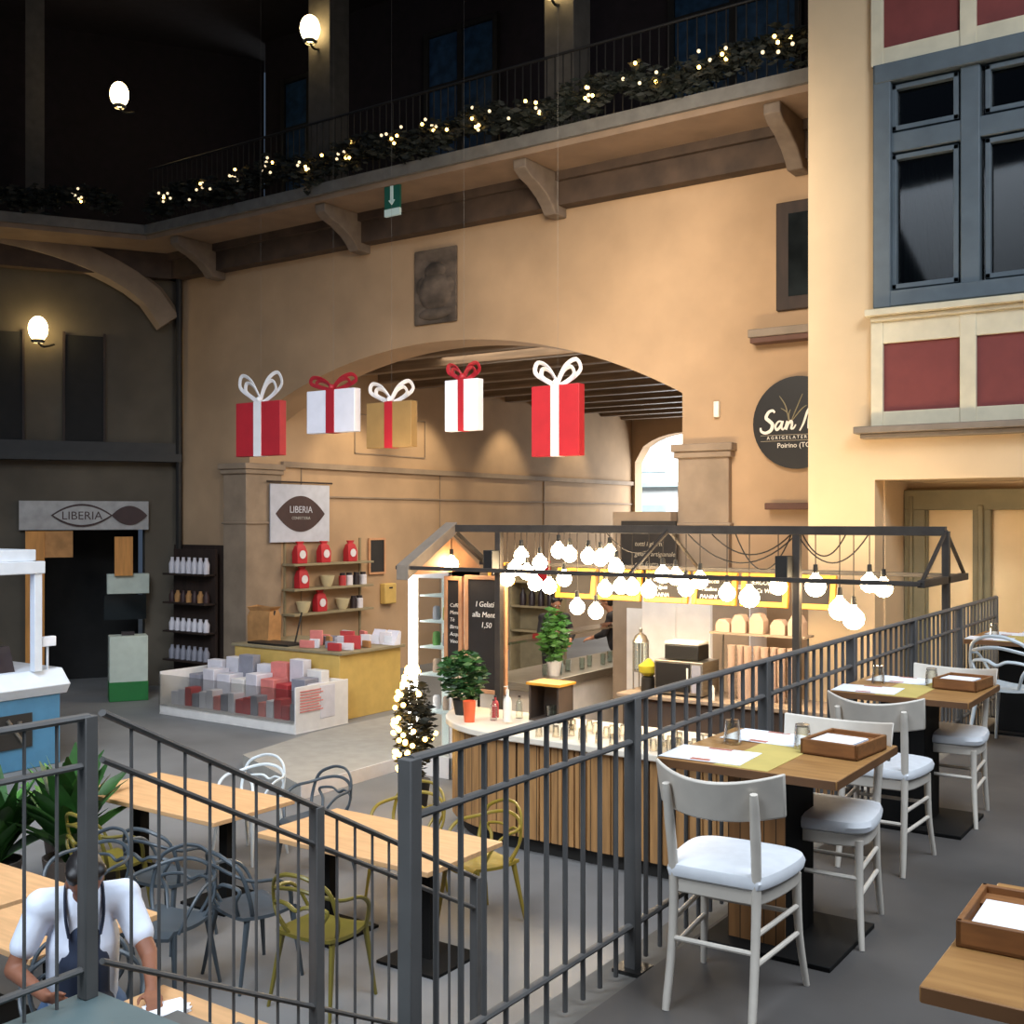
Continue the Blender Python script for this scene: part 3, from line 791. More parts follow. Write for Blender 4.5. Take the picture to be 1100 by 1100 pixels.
ju = thing('juicer', (-5.42, 10.38, -.1), 'yellow and black juicer left of the oven', 'juicer')
b = nb(); lathe(b, [(0, 0), (.08, 0), (.075, .14), (.05, .16), (0, .16)], 16); part('base', b, 'sign_black', ju)
b = nb(); lathe(b, [(.05, .16), (.1, .2), (.11, .27), (.06, .3), (.02, .34), (0, .34)], 16); part('bowl', b, 'lemon', ju)
cu0 = None
for k in range(8):
    x = -4.5+.087*k; h = .62+.03*((k*5) % 3)
    if cu0 is None:
        b = nb()
        for j in range(9): lathe(b, [(.03, j*.055), (.041, j*.055+.1), (.037, j*.055+.1), (.027, j*.055+.005)], 14)
        cu0 = solo('paper_cup_stack', b, 'cup_paper', (x, 10.4, -.1), 'tall stack of pale paper cups in a row under the menu boards', 'cups', 'stacks of paper cups')
    else: dup(cu0, (x, 10.4+.03*(k % 2), -.1))
ws = thing('shelf_unit', (-4.2, 10.55, .56), 'thin shelf above the paper cups', 'shelf')
b = nb(); box(b, -.55, .45, -.13, .13, -.02, 0); part('board', b, 'stone', ws)
for s in (-.5, .4):
    b = nb(); seg(b, (s, .1, -.66), (s, .1, -.02), .012); part('support', b, 'steel', ws)
k0 = None
for k, (x, h) in enumerate([(-4.62, .13), (-4.45, .18), (-4.26, .2), (-4.04, .15), (-3.86, .2)]):
    t = thing('takeaway_box', (x, 10.52, .56), ['lowest pale house-shaped takeaway box at the left end of the shelf', 'house-shaped takeaway box second from left on the shelf', 'tall brown takeaway box in the middle of the shelf', 'small takeaway box second from right on the shelf', 'tall takeaway box at the right end of the shelf'][k], 'box', 'takeaway boxes on the shelf')
    w = .075
    b = nb(); box(b, -w, w, -.07, .07, 0, h*.65); part('body', b, 'cup_paper', t, .003)
    b = nb(); ext(b, [(-w, h*.65), (w, h*.65), (w*.45, h), (-w*.45, h)], 'y', -.07, .07); part('lid', b, 'cup_paper', t, .003)

# stone-coloured kiosk wall with the large chalkboard in the passage mouth
kw = thing('partition', (-6.75, 13.35, LZ), 'grey brown partition left of the right pilaster behind the bar', 'partition')
b = nb(); box(b, -7.17, -6.33, 12.722, 13.7, LZ, 1.8); part('panel', b, 'stone', kw, .004, world=True)
b = nb(); box(b, -6.95, -6.33, 12.7, 12.722, LZ, .55); part('lower_panel', b, 'case_white', kw, world=True)
cb = thing('chalkboard', (-6.62, 12.7, 1.2), 'large handwritten chalkboard on the partition beside the right pilaster', 'chalkboard')
b = nb(); box(b, -.4, .38, -.02, .02, -.5, .48); part('slate', b, 'slate', cb)
for k, s in enumerate(['tutti i giorni', 'gelato artigianale', 'con frutta fresca', 'e latte della', 'nostra cascina']): lettering(s, .085, 'chalk_dim', cb, (-.2, -.026, .16-.13*k), shear=.2)
# tall cupboard panels behind the bar to the right
cu = thing('tall_cabinet', (-5.5, 11.9, LZ), 'pale tall cupboard standing behind the oven', 'cabinet')
b = nb(); box(b, -.75, .62, -.1, .4, 0, 2.2); part('body', b, 'case_white', cu, .006)
for x0, x1 in ((-.74, -.3), (-.28, .15), (.17, .61)):
    b = nb(); box(b, x0, x1, -.12, -.1, .02, 2.18); d_ = part('door', b, 'stone' if x0 > -.2 else 'case_white', cu, .004)
    b = nb(); box(b, x1-.09, x1-.05, -.135, -.12, 1.25, 1.45); part('handle', b, 'pack_grey', d_)
js = thing('drink_dispenser', (-5.55, 10.45, -.1), 'glass drink dispenser with a chrome frame left of the oven', 'dispenser')
b = nb(); lathe(b, [(0, .2), (.07, .2), (.07, .5), (0, .5)], 16); part('tank', b, 'cool_glass', js)
b = nb()
for a in range(4): seg(b, (.08*math.cos(a*PI/2+.7), .08*math.sin(a*PI/2+.7), 0), (.08*math.cos(a*PI/2+.7), .08*math.sin(a*PI/2+.7), .52), .008)
lathe(b, [(.088, .19), (.088, .205), (.07, .205), (.07, .19)], 16); part('frame', b, 'steel', js)
b = nb(); lathe(b, [(.088, .5), (.06, .57), (.015, .6), (.02, .64), (0, .65)], 16); part('lid', b, 'steel', js)
b = nb(); lathe(b, [(0, 0), (.03, 0), (.028, .12), (.015, .15), (0, .15)], 10); solo('salt_shaker', b, 'plastic_white', (-4.62, 10.2, -.1), 'small pale shaker in front of the paper cups', 'shaker')

# display fridge on the left under the gable
fg = thing('display_fridge', (-8.0, 10.25, LZ), 'brightly lit upright glass display fridge at the left end of the bar', 'fridge')
b = nb(); box(b, -8.28, -7.74, 10.5, 10.56, LZ, 1.15); box(b, -8.28, -7.74, 10.0, 10.56, LZ, LZ+.25); box(b, -8.28, -7.74, 10.0, 10.56, 1.02, 1.15); box(b, -7.78, -7.74, 10.0, 10.56, LZ, 1.15); part('body', b, 'case_white', fg, world=True, bev=.006)
b = nb(); box(b, -8.24, -7.79, 10.47, 10.5, LZ+.26, 1.0); part('lit_back', b, 'fridge_in', fg, world=True)
for z in (-.55, -.12, .2, .5, .8):
    b = nb(); box(b, -8.25, -7.78, 10.06, 10.47, z, z+.02); part('shelf', b, 'fridge_in', fg, world=True)
b = nb(); box(b, -8.34, -8.27, 9.96, 10.04, LZ+.42, 1.1); part('light_strip', b, 'led', fg, world=True, label='glaring white light strip up the side')
b = nb(); box(b, -8.26, -7.76, 10.0, 10.01, LZ+.26, 1.02); part('glass_door', b, 'clear_glass', fg, world=True)
k = 0
for z in (-.53, -.1, .22, .52):
    for j, x in enumerate((-8.15, -8.0, -7.86)):
        m = ['pack_white', 'lemon', 'pack_grey', 'leaf_bright', 'cup_paper'][(k*3+j) % 5]; k += 1
        b = nb(); lathe(b, [(0, 0), (.045, 0), (.05, .03), (.045, .14), (.03, .16), (0, .16)], 12)
        solo('food_tub', b, m, (x, 10.25, z), 'food tub on the %s shelf of the lit fridge, %s' % (['lowest', 'second', 'third', 'top'][int(k-1)//3], ['left', 'middle', 'right'][j]), 'tub', 'tubs in the display fridge')
# tall blackboards
def board(name, x0, x1, z0, z1, y, label, m='frame_copper', w=.045, lines=(), size=.07, tilt=0, lm='chalk', shear=.15, start=.13):
    t = thing(name, ((x0+x1)/2, y, z0), label, 'menu board', None)
    W = (x1-x0)/2; H = z1-z0
    b = nb(); box(b, -W, -W+w, -.025, .025, 0, H); box(b, W-w, W, -.025, .025, 0, H); box(b, -W+w, W-w, -.025, .025, 0, w); box(b, -W+w, W-w, -.025, .025, H-w, H)
    part('frame', b, m, t, .004)
    b = nb(); box(b, -W+w*.9, W-w*.9, -.008, .012, w*.9, H-w*.9); part('slate', b, 'slate', t)
    for k, s in enumerate(lines): lettering(s, size, lm, t, (-W+w+.03, -.01, H-w-start-size*1.35*k), shear=shear)
    if tilt: t.rotation_euler.x = tilt
    return t
board('blackboard', -7.46, -6.9, -.22, 1.08, 9.9, 'tall blackboard with white handwriting near its top, left of the hanging bulbs', lines=['   I Gelati', ' alla Menta', '      1,50'], size=.085, start=.3)
board('blackboard', -7.75, -7.5, .1, 1.06, 9.9, 'narrow blackboard between the lit fridge and the tall blackboard', lines=['Caffè', 'Menu', 'Tè', 'Birra', 'Acqua', 'Vino'], size=.06, start=.3)
xs_ = [at(px, 610, 10.55).x for px in (595, 641, 690, 741, 793, 849, 900)]
txt = [[], [], ['Gelato', 'Crêpes', 'PANNA'], ['Focaccia', ' Piadine', 'PANINI'], ['PERGOLA', 'Pi. Ca Wales'], []]
nm = ['leftmost yellow-framed menu board behind the bulbs', 'second yellow-framed menu board from the left', 'yellow-framed menu board right below the large chalkboard', 'fourth yellow-framed menu board, in front of the right pilaster', 'yellow-framed menu board reading PERGOLA', 'rightmost yellow-framed menu board behind the metal post']
for k in range(6):
    t = board('menu_board', xs_[k]+.02, xs_[k+1]-.03, .82, 1.16, 10.56, nm[k], 'frame_yellow', .055, txt[k], .06, tilt=-.18, start=.06)
    t['group'] = 'yellow menu boards'
board('menu_board', -7.32, -6.98, .98, 1.22, 10.15, 'small yellow-framed sign above the tall blackboard', 'frame_yellow', .035, ['MENU'], .07, start=.1)['group'] = 'yellow menu boards'

# ================================================================== PERGOLA
pg = thing('pergola_frame', (-5, 9.8, LZ), 'black metal gabled frame over the bar carrying the hanging bulbs', 'frame')
def beam(nm, p, q, w=.035, m='frame_iron', h=None):
    p = Vector(p); q = Vector(q); d = q-p; s, u = frame_of(d); h = h or w
    b = nb(); vs = []
    for c in (p, q):
        vs.append([b.verts.new(c+s*w*i+u*h*j) for i, j in ((-1, -1), (1, -1), (1, 1), (-1, 1))])
    for j in range(4): b.faces.new([vs[0][j], vs[0][(j+1) % 4], vs[1][(j+1) % 4], vs[1][j]])
    b.faces.new(vs[0][::-1]); b.faces.new(vs[1])
    return part(nm, b, m, pg, .004, world=True)
XL, XR, ZR, ZE = -7.6, -2.3, 1.6, 1.19
beam('ridge_beam', (XL, 9.8, ZR), (XR, 9.8, ZR), .04)
beam('eave_beam', (XL-.1, 9.0, ZE), (XR, 9.0, ZE), .02); beam('eave_beam', (XL-.1, 10.5, ZE), (XR, 10.5, ZE), .02)
beam('tie_beam', (XR, 9.0, ZE), (XR, 10.5, ZE), .03)
beam('rafter', (XR, 9.8, ZR), (XR, 10.5, ZE), .014); beam('rafter', (XR, 9.8, ZR), (XR, 9.0, ZE), .014)
beam('rafter', (-4.9, 9.8, ZR), (-4.9, 10.5, ZE), .014); beam('rafter', (-4.9, 9.8, ZR), (-4.9, 9.0, ZE), .014)
for x in (-3.6, -6.93): beam('post', (x, 9.8, LZ), (x, 9.8, ZR), .035)
beam('post', (XR, 9.8, 0.0), (XR, 9.8, ZR), .03)
beam('rafter', (XL, 9.8, ZR), (XL, 10.5, ZE), .03)
b = nb(); ext(b, [(8.95, 1.06), (9.8, 1.55), (9.8, 1.67), (8.95, 1.22)], 'x', -7.66, -7.5); part('gable_board', b, 'lintel_grey', pg, world=True, bev=.006, label='thick blue grey sloping board at the left gable')
b = nb(); ext(b, [(9.05, 1.1), (9.8, 1.55), (10.45, 1.12)], 'x', -7.66, -7.63); part('gable_lit_sheet', b, 'frame_copper', pg, world=True)  # solid orange-tan sheet paints in the warm light on the open truss
sp1 = lambda x, lab: solo('loudspeaker', box(nb(), -.06, .06, -.07, .07, -.1, .1), 'speaker', (x, 9.68, 1.27), lab, 'speaker', 'small black speakers', bev=.008)
sp1(-3.68, 'small black speaker on the right pergola post'); sp1(-6.95, 'small black speaker on the left pergola post')
# hanging bulbs
BP = [(485,606),(545,622),(560,597),(580,605),(575,627),(590,630),(600,592),(612,596),(632,598),(645,600),(650,633),(667,630),(679,631),(712,618),(737,632),(752,624),(781,637),(805,642),(836,630),(876,630),(902,655),(917,665),(934,627),(949,632),(566,615),(620,652),(640,657),(697,634),(655,595),(553,611),(606,622),(662,610),(726,620)]
p0 = None
for k, (px, py) in enumerate(BP):
    p = at(px, py, 9.8+random.uniform(-.05, .05)); r = .095 if k in (17, 19, 20, 21) else .08
    L_ = ZR-p.z-.03
    t = thing('pendant_bulb', p, 'bare round warm bulb hanging from the pergola by a thin cord', 'light bulb', 'bare bulbs hanging from the pergola')
    b = nb(); lathe(b, [(0, -r), (r*.5, -r*.87), (r*.87, -r*.5), (r, 0), (r*.87, r*.5), (r*.55, r*.83), (r*.3, r*1.1), (r*.26, r*1.3), (0, r*1.3)], 16); part('bulb', b, 'bulb', t)
    b = nb(); lathe(b, [(.022, r*1.25), (.024, r*1.4), (.02, r*2.1), (0, r*2.15)], 10); part('socket', b, 'speaker', t)
    b = nb(); seg(b, (0, 0, min(r*2.1, L_)), (0, 0, max(L_, r*2.1+.01)), .005, n=5); part('cord', b, 'cord', t)
for k, (x0, x1, s) in enumerate([(-4.7, -3.6, .28), (-4.45, -3.65, .2), (-3.6, -2.95, .26), (-3.55, -3.15, .2), (-4.2, -3.65, .34), (-5.6, -4.9, .2)]):
    b = nb(); tube(b, [(x0+(x1-x0)*i/14, 9.8, ZR-.03-4*s*(i/14)*(1-i/14)) for i in range(15)], .007, n=5)
    solo('power_cable', b, 'cord', ((x0+x1)/2, 9.8, ZR), 'thin dark cable sagging from the ridge beam, ' + ['longest, left of the right post', 'shallow, left of the right post', 'deep, right of the right post', 'short, right of the right post', 'deepest, beside the speaker', 'over the middle of the bar'][k], 'cable', 'sagging cables', world=True)

# fairy-lit little tree
ft = thing('lit_shrub', (-7.33, 8.85, LZ), 'dark little tree wrapped in fairy lights at the left end of the bar', 'tree')
b = nb(); lathe(b, [(.13, 0), (.17, .28), (.15, .28), (0, .25)], 14); part('pot', b, 'kick', ft)
b = nb(); seg(b, (0, 0, .25), (0, 0, 1.2), .02); part('stem', b, 'dark_wood', ft)
def leaf_cloud(b, c, r, n, size):
    for i in range(n):
        v = Vector((random.gauss(0, 1), random.gauss(0, 1), random.gauss(0, 1))).normalized()*random.uniform(.4, 1)
        p = Vector(c)+Vector((v.x*r[0], v.y*r[1], v.z*r[2])); a = Vector((random.gauss(0, 1), random.gauss(0, 1), random.gauss(0, 1))).normalized(); s_, u_ = frame_of(a); z = size*random.uniform(.6, 1.2)
        q = [b.verts.new(p-s_*z), b.verts.new(p+u_*z*.4), b.verts.new(p+s_*z), b.verts.new(p-u_*z*.4)]; b.faces.new(q)
b = nb(); leaf_cloud(b, (0, 0, .8), (.22, .22, .55), 900, .05); part('foliage', b, 'leaf_dark', ft, smooth=False)
f0 = None
for i in range(70):
    a = random.gauss(-1.75, .9); z = random.uniform(.3, 1.5); rr = .22*math.sqrt(max(.15, 1-((z-.8)/.62)**2))
    if f0 is None: b = nb(); ball(b, (0, 0, 0), .026, 8); f0 = o = part('fairy_light', b, 'fairy', ft)
    else: o = f0.copy(); COL.objects.link(o); o.parent = ft
    o.location = (rr*math.cos(a), rr*math.sin(a), z)
# hanging green plant by the staff
hp = thing('potted_plant', (-7.62, 12.0, -.3), 'tall leafy green plant on the steel counter by the dark-clothed staff', 'plant')
b = nb(); lathe(b, [(.07, 0), (.1, .18), (.09, .18), (0, .16)], 14); part('pot', b, 'case_white', hp)
b = nb(); leaf_cloud(b, (0, 0, .52), (.2, .2, .36), 420, .07); part('foliage', b, 'leaf_bright', hp, smooth=False)

# ================================================================== SHOP SIDE
# long display case
dc = thing('display_case', (-12.6, 11.4, LZ), 'low white display case full of packages in front of the left pilaster', 'display case')
b = nb(); box(b, -14.05, -11.12, 10.87, 11.93, LZ, LZ+.02); box(b, -14.01, -11.16, 11.86, 11.92, LZ+.021, -.63); box(b, -14.01, -11.16, 10.872, 10.9, LZ+.021, LZ+.119); box(b, -11.15, -11.125, 10.875, 11.925, LZ+.021, -.62); box(b, -14.045, -14.02, 10.875, 11.925, LZ+.021, -.62)
box(b, -14.015, -11.155, 10.88, 11.855, LZ+.12, LZ+.15); part('case', b, 'case_white', dc, world=True, bev=.006)
b = nb(); box(b, -14.05, -11.16, 10.86, 10.875, LZ+.14, -.66); part('glass_front', b, 'clear_glass', dc, world=True)
b = nb()
for k in range(8): box(b, -11.118, -11.112, 10.95+.0*k, 11.4-.04*(k % 3), -.98+.04*k, -.965+.04*k)
part('printed_lines', b, 'pack_pink', dc, world=True)
mats_ = ['pack_white', 'pack_white', 'pack_grey', 'pack_red', 'pack_pink', 'pack_white', 'case_white']
desc = {'pack_white': 'white', 'pack_grey': 'grey', 'pack_red': 'red', 'pack_pink': 'pink', 'case_white': 'cream', 'kraft': 'brown', 'lemon': 'yellow'}
packn = 0
def pack(x, y, z, w, d, h, m, where, grp, rz=0):
    t = solo('package', box(nb(), -w/2, w/2, -d/2, d/2, 0, h), m, (x, y, z), desc[m]+' package '+where, 'package', grp, bev=.008, rz=rz)
    return t
for k in range(17):
    x = -13.86+k*.16; m = mats_[(k*5+k//3) % 7] if x < -12.6 else ['pack_red', 'pack_grey', 'pack_pink', 'pack_white', 'pack_red'][k % 5]
    pack(x, 11.1, LZ+.15, .14, .2, .2+.04*(k % 3), m, 'in the front row of the white display case, %s' % (['first','second','third','fourth','fifth','sixth','seventh','eighth','ninth','tenth','eleventh','twelfth','thirteenth','fourteenth','fifteenth','sixteenth','seventeenth'][k]+' from the left'), 'packages in the display case', random.uniform(-.1, .1))
    if k % 2 == 0: pack(x+.05, 11.5, LZ+.15, .26, .3, .42+.05*(k % 3), mats_[(k*3+2) % 7], 'in the back row of the display case, %s from the left' % ['first','second','third','fourth','fifth','sixth','seventh','eighth','ninth'][k//2], 'packages in the display case', random.uniform(-.1, .1))
for k, (x, y, m) in enumerate([(-13.7, 11.72, 'pack_white'), (-13.35, 11.78, 'pack_white'), (-13.0, 11.74, 'pack_grey'), (-12.65, 11.78, 'pack_white'), (-12.3, 11.74, 'pack_pink'), (-11.95, 11.78, 'pack_white'), (-11.55, 11.74, 'case_white')]):
    pack(x, y, LZ+.15, .3, .16, .62+.06*(k % 3), m, 'standing tall at the back of the display case, %s from the left' % ['first','second','third','fourth','fifth','sixth','seventh'][k], 'packages in the display case', random.uniform(-.1, .1))
# beige counter with goods
ct = thing('shop_counter', (-12.2, 12.6, LZ), 'beige shop counter heaped with packages under the wall shelf', 'counter')
b = nb(); box(b, -13.6, -11.34, 11.97, 13.35, LZ, -.3); part('cabinet', b, 'beige_board', ct, world=True, bev=.006)
b = nb(); box(b, -13.66, -11.28, 11.95, 13.4, -.3, -.26); part('worktop', b, 'shelf_wood', ct, world=True, bev=.004)
for k in range(22):
    x = random.uniform(-12.5, -11.45); y = 12.1+1.15*k/21; m = ['pack_red', 'pack_pink', 'pack_white', 'pack_white', 'pack_grey', 'kraft'][k % 6]
    pack(x, y, -.26, random.uniform(.14, .28), .05, random.uniform(.1, .24), m, 'heaped on the beige shop counter', 'packages heaped on the beige counter', random.uniform(-.5, .5))
# wire rack and paper bag
wr = thing('wire_rack', (-12.9, 12.25, -.26), 'black wire rack with two prongs on the shop counter', 'rack')
b = nb()
for x in (-.35, .25): tube(b, [(x, -.15, 0), (x, .1, .02), (x+.05, .2, .5)], .014, n=6)
box(b, -.5, .4, -.2, .2, 0, .03); part('wires', b, 'iron_dark', wr)
pb = thing('paper_bag', (-13.45, 12.45, -.26), 'brown paper bag on the left end of the shop counter', 'bag')
b = nb(); V = []
for z, w, d in ((0, .24, .13), (.4, .26, .14), (.5, .23, .1), (.56, .27, .12)):
    V.append([b.verts.new((sx*w+random.uniform(-.02, .02), sy*d, z+random.uniform(-.02, .02))) for sx, sy in ((-1, -1), (0, -1), (1, -1), (1, 1), (0, 1), (-1, 1))])
for A, B in zip(V, V[1:]):
    for j in range(6): b.faces.new([A[j], A[(j+1) % 6], B[(j+1) % 6], B[j]])
b.faces.new(V[0][::-1]); part('bag_body', b, 'kraft', pb)
# wall shelf
wsx = -14.4
sh = thing('shelf_unit', (wsx+.15, 14.75, -.2), 'three tier wall shelf with red bags and cream bowls', 'shelf')
b = nb(); box(b, wsx, wsx+.03, 13.78, 13.82, -.5, 1.35); part('upright', b, 'shelf_wood', sh, world=True)
b = nb(); box(b, wsx, wsx+.03, 15.72, 15.76, -.5, 1.35); part('upright', b, 'shelf_wood', sh, world=True)
ZS = (.04, .48, .92)
for z in ZS:
    b = nb(); box(b, wsx, wsx+.32, 13.74, 15.8, z-.04, z); part('shelf_board', b, 'shelf_wood', sh, world=True, bev=.004)
def bag(y, z, lab):
    t = thing('gift_bag', (wsx+.18, y, z), lab, 'bag', 'red bags on the wall shelf')
    b = nb(); V = []
    for zz, w, d in ((0, .12, .07), (.2, .125, .07), (.31, .1, .04), (.34, .06, .02), (.39, .09, .03)):
        V.append([b.verts.new((sx*d, sy*w, zz)) for sx, sy in ((-1, -1), (1, -1), (1, 1), (-1, 1))])
    for A, B in zip(V, V[1:]):
        for j in range(4): b.faces.new([A[j], A[(j+1) % 4], B[(j+1) % 4], B[j]])
    b.faces.new(V[0][::-1]); b.faces.new(V[-1]); part('bag_body', b, 'red_card', t, .01)
    b = nb(); lathe(b, [(.075, 0), (.075, .008), (0, .008)], 16, M=Matrix.Translation((.072, 0, .16)) @ Matrix.Rotation(PI/2, 4, 'Y')); part('round_label', b, 'pack_white', t)
def bowl(y, z, lab):
    b = nb(); lathe(b, [(0, 0), (.07, 0), (.1, .06), (.135, .2), (.125, .2), (.09, .07), (0, .03)], 18); solo('bowl', b, 'bowl', (wsx+.17, y, z), lab, 'bowl', 'cream bowls on the wall shelf')
def jar(y, z, m, lab):
    t = thing('jar', (wsx+.17, y, z), lab, 'jar', 'jars on the wall shelf')
    b = nb(); lathe(b, [(0, 0), (.07, 0), (.07, .17), (.05, .19), (0, .19)], 14); part('body', b, m, t)
    b = nb(); lathe(b, [(.055, .185), (.055, .23), (0, .23)], 14); part('lid', b, 'jar_dark', t)
for y, l in ((14.0, 'left'), (14.6, 'middle'), (15.3, 'right')): bag(y, ZS[2], 'red bag with a round white label, %s on the top shelf' % l)
bag(14.05, ZS[1], 'red bag with a round white label on the middle shelf'); bag(14.5, ZS[0], 'red bag with a round white label on the lowest shelf')
bowl(14.7, ZS[1], 'cream bowl on the middle shelf'); bowl(14.1, ZS[0], 'cream bowl at the left of the lowest shelf'); bowl(15.1, ZS[0], 'cream bowl at the right of the lowest shelf')
for y, z, m, l in ((15.1, ZS[1], 'pack_red', 'reddish jar next to the bowl on the middle shelf'), (15.28, ZS[1], 'pack_white', 'white jar on the middle shelf'), (15.48, ZS[1], 'jar_dark', 'dark jar on the middle shelf'), (15.66, ZS[1], 'pack_white', 'white jar at the right end of the middle shelf'), (15.4, ZS[0], 'jar_dark', 'dark jar on the lowest shelf'), (15.56, ZS[0], 'pack_white', 'white jar on the lowest shelf')): jar(y, z, m, l)
bb = thing('chalkboard', (wsx+.03, 16.2, .68), 'small black wall board right of the shelf', 'chalkboard')
b = nb(); box(b, 0, .02, -.2, .2, 0, .62); part('slate', b, 'slate', bb)
b = nb(); box(b, 0, .03, -.24, -.2, -.04, .66); box(b, 0, .03, .2, .24, -.04, .66); box(b, 0, .03, -.2, .2, -.04, 0); box(b, 0, .03, -.2, .2, .62, .66); part('frame', b, 'frame_copper', bb)
pd = thing('dispenser', (wsx, 16.5, .05), 'cream wall dispenser below the small black board', 'dispenser')
b = nb(); box(b, 0, .14, -.17, .17, 0, .4); part('body', b, 'beige_board', pd, .02)
b = nb(); box(b, .135, .145, -.05, .05, .3, .33); part('slot', b, 'jar_dark', pd)
for k in range(2):
    t = thing('leaflet_holder', (-11.7+.28*k, 13.22, -.26), ['white leaflet holder at the right end of the shop counter', 'second leaflet holder, nearer the lit fridge'][k], 'leaflet holder', 'leaflet holders')
    b = nb(); ext(b, [(-.08, 0), (.08, 0), (.1, .2), (.06, .22)], 'x', -.12, .12); part('stand', b, 'white_card', t)
    b = nb(); box(b, -.08, .08, -.075, -.07, .03, .14); part('leaflet', b, 'paper', t)
# eye-logo banner on the passage wall
bn = thing('banner', (wsx+.06, 14.1, 1.3), 'white banner with a dark brown pointed oval logo left above the shelf', 'banner')
b = nb(); box(b, 0, .02, -.7, .75, 0, 1.02); part('sheet', b, 'banner', bn)
def vesica(b, w, h, x0, x1, n=20, axis='x'):
    top = [(w*(-1+2*i/n), h*(1-(-1+2*i/n)**2)) for i in range(n+1)]; bot = [(w*(1-2*i/n), -h*(1-(1-2*i/n)**2)) for i in range(1, n)]
    return ext(b, top+bot, axis, x0, x1)
b = nb(); vesica(b, .6, .32, .02, .03); bmesh.ops.translate(b, verts=b.verts, vec=(0, .02, .5)); lo = part('oval_logo', b, 'sign_brown', bn)
lettering('LIBERIA', .17, 'banner', lo, (.034, .02, .52), rot=(PI/2, 0, PI/2), align='CENTER'); lettering('CONFETTERIA', .07, 'banner_grey', lo, (.034, .02, .4), rot=(PI/2, 0, PI/2), align='CENTER')
b = nb(); seg(b, (.02, -.78, 1.06), (.02, .82, 1.06), .015); part('hanging_rod', b, 'dark_wood', bn)
# recessed wall panel outline high on the passage wall
b = nb()
for z in (2.95, 3.7): box(b, wsx, wsx+.02, 15.6, 17.7, z, z+.02)
for y in (15.6, 17.7): box(b, wsx, wsx+.02, y, y+.02, 2.95, 3.72)
struct('trim_18', b, 'stone')

# left shop front
fs = thing('shop_sign', tuple(LW @ Vector((-1.4, .1, 1.5))), 'grey fascia sign with two pointed oval logos over the dark shop doorway', 'sign', None)
b = nb(); box(b, -2.6, -.5, .05, .12, 1.52, 2.02, LW); part('fascia', b, 'banner_grey', fs, world=True)
b = nb(); vesica(b, .5, .2, 0, .02, axis='y')
bmesh.ops.transform(b, matrix=LW @ Matrix.Translation((-1.6, .12, 1.77)), verts=b.verts); l1 = part('oval_logo', b, 'sign_brown', fs, world=True)
b = nb(); vesica(b, .46, .165, 0, .012, axis='y')
bmesh.ops.transform(b, matrix=LW @ Matrix.Translation((-1.6, .138, 1.77)), verts=b.verts); part('oval_logo', b, 'banner_grey', fs, world=True)
b = nb(); vesica(b, .3, .17, 0, .02, axis='y')
bmesh.ops.transform(b, matrix=LW @ Matrix.Translation((-.82, .12, 1.77)), verts=b.verts); part('oval_logo', b, 'sign_brown', fs, world=True)
ang = math.atan2(DU.y, DU.x)
lt = lettering('LIBERIA', .2, 'sign_brown', l1, (LW @ Vector((-1.6, .1515, 1.7)))-OFF[fs], rot=(PI/2, 0, ang), align='CENTER')
op = thing('wooden_post', tuple(LW @ Vector((-2.35, .25, LZ))), 'orange brown wooden doorpost with a sign bracket left of the dark shop', 'post')
b = nb(); box(b, -2.5, -2.2, .15, .3, LZ, 1.5, LW); part('post', b, 'orange_wood', op, world=True, bev=.006)
b = nb(); box(b, -2.2, -1.75, .18, .26, 1.05, 1.5, LW); part('bracket', b, 'kraft', op, world=True)
hs = thing('hanging_sign', tuple(LW @ Vector((-.95, .35, .72))), 'orange wooden board hanging below the shop fascia', 'sign')
b = nb(); box(b, -1.08, -.78, .3, .36, .72, 1.4, LW); part('board', b, 'orange_wood', hs, world=True)
gb = thing('shop_monitor', tuple(LW @ Vector((-.95, .3, .3))), 'grey boxed unit over a dark screen inside the shop doorway', 'monitor')
b = nb(); box(b, -1.2, -.5, .1, .28, .4, .75, LW); part('housing', b, 'stand_white', gb, world=True, bev=.01)
b = nb(); box(b, -1.25, -.55, .1, .25, -.05, .38, LW); part('screen', b, 'window_glass', gb, world=True)
gs = thing('display_stand', (-15.6, 11.45, LZ), 'white cabinet stand with a green base before the dark shop', 'stand')
M = Matrix.Rotation(ang, 4, 'Z')
b = nb(); box(b, -.3, .3, -.2, .2, .3, 1.06, M); part('body', b, 'stand_white', gs, .01)
b = nb(); box(b, -.305, .305, -.205, .205, 0, .32, M); part('base', b, 'stand_green', gs, .01)
b = nb(); box(b, -.1, .1, -.05, .05, 1.06, 1.12, M); part('knob', b, 'jar_dark', gs)
# rack with hanging goods
rk = thing('goods_rack', (-15.55, 12.65, LZ), 'dark wooden rack with rows of pale goods left of the pilaster', 'rack')
b = nb(); box(b, -.55, .55, .12, .17, 0, 2.45)
for z in (.5, 1.0, 1.5, 2.0): box(b, -.55, .55, -.12, .15, z, z+.03)
part('frame', b, 'dark_wood', rk)
gk = None
for r_, (z, m, hh) in enumerate([(2.03, 'pack_white', .28), (1.53, 'kraft', .2), (1.03, 'pack_white', .22), (.53, 'pack_grey', .24)]):
    for k in range(7):
        b = nb(); lathe(b, [(0, 0), (.055, 0), (.06, hh*.6), (.03, hh*.85), (.03, hh), (0, hh)], 10)
        solo('bottle', b, m if r_ != 1 else ('kraft' if k % 2 else 'sign_brown'), (-15.55-.45+.15*k, 12.66, LZ+z), '%s bottle on the %s shelf of the dark rack, %s from left' % (['pale', 'brown', 'pale', 'grey'][r_], ['top', 'second', 'third', 'lowest'][r_], ['first', 'second', 'third', 'fourth', 'fifth', 'sixth', 'seventh'][k]), 'bottle', 'goods on the dark rack')
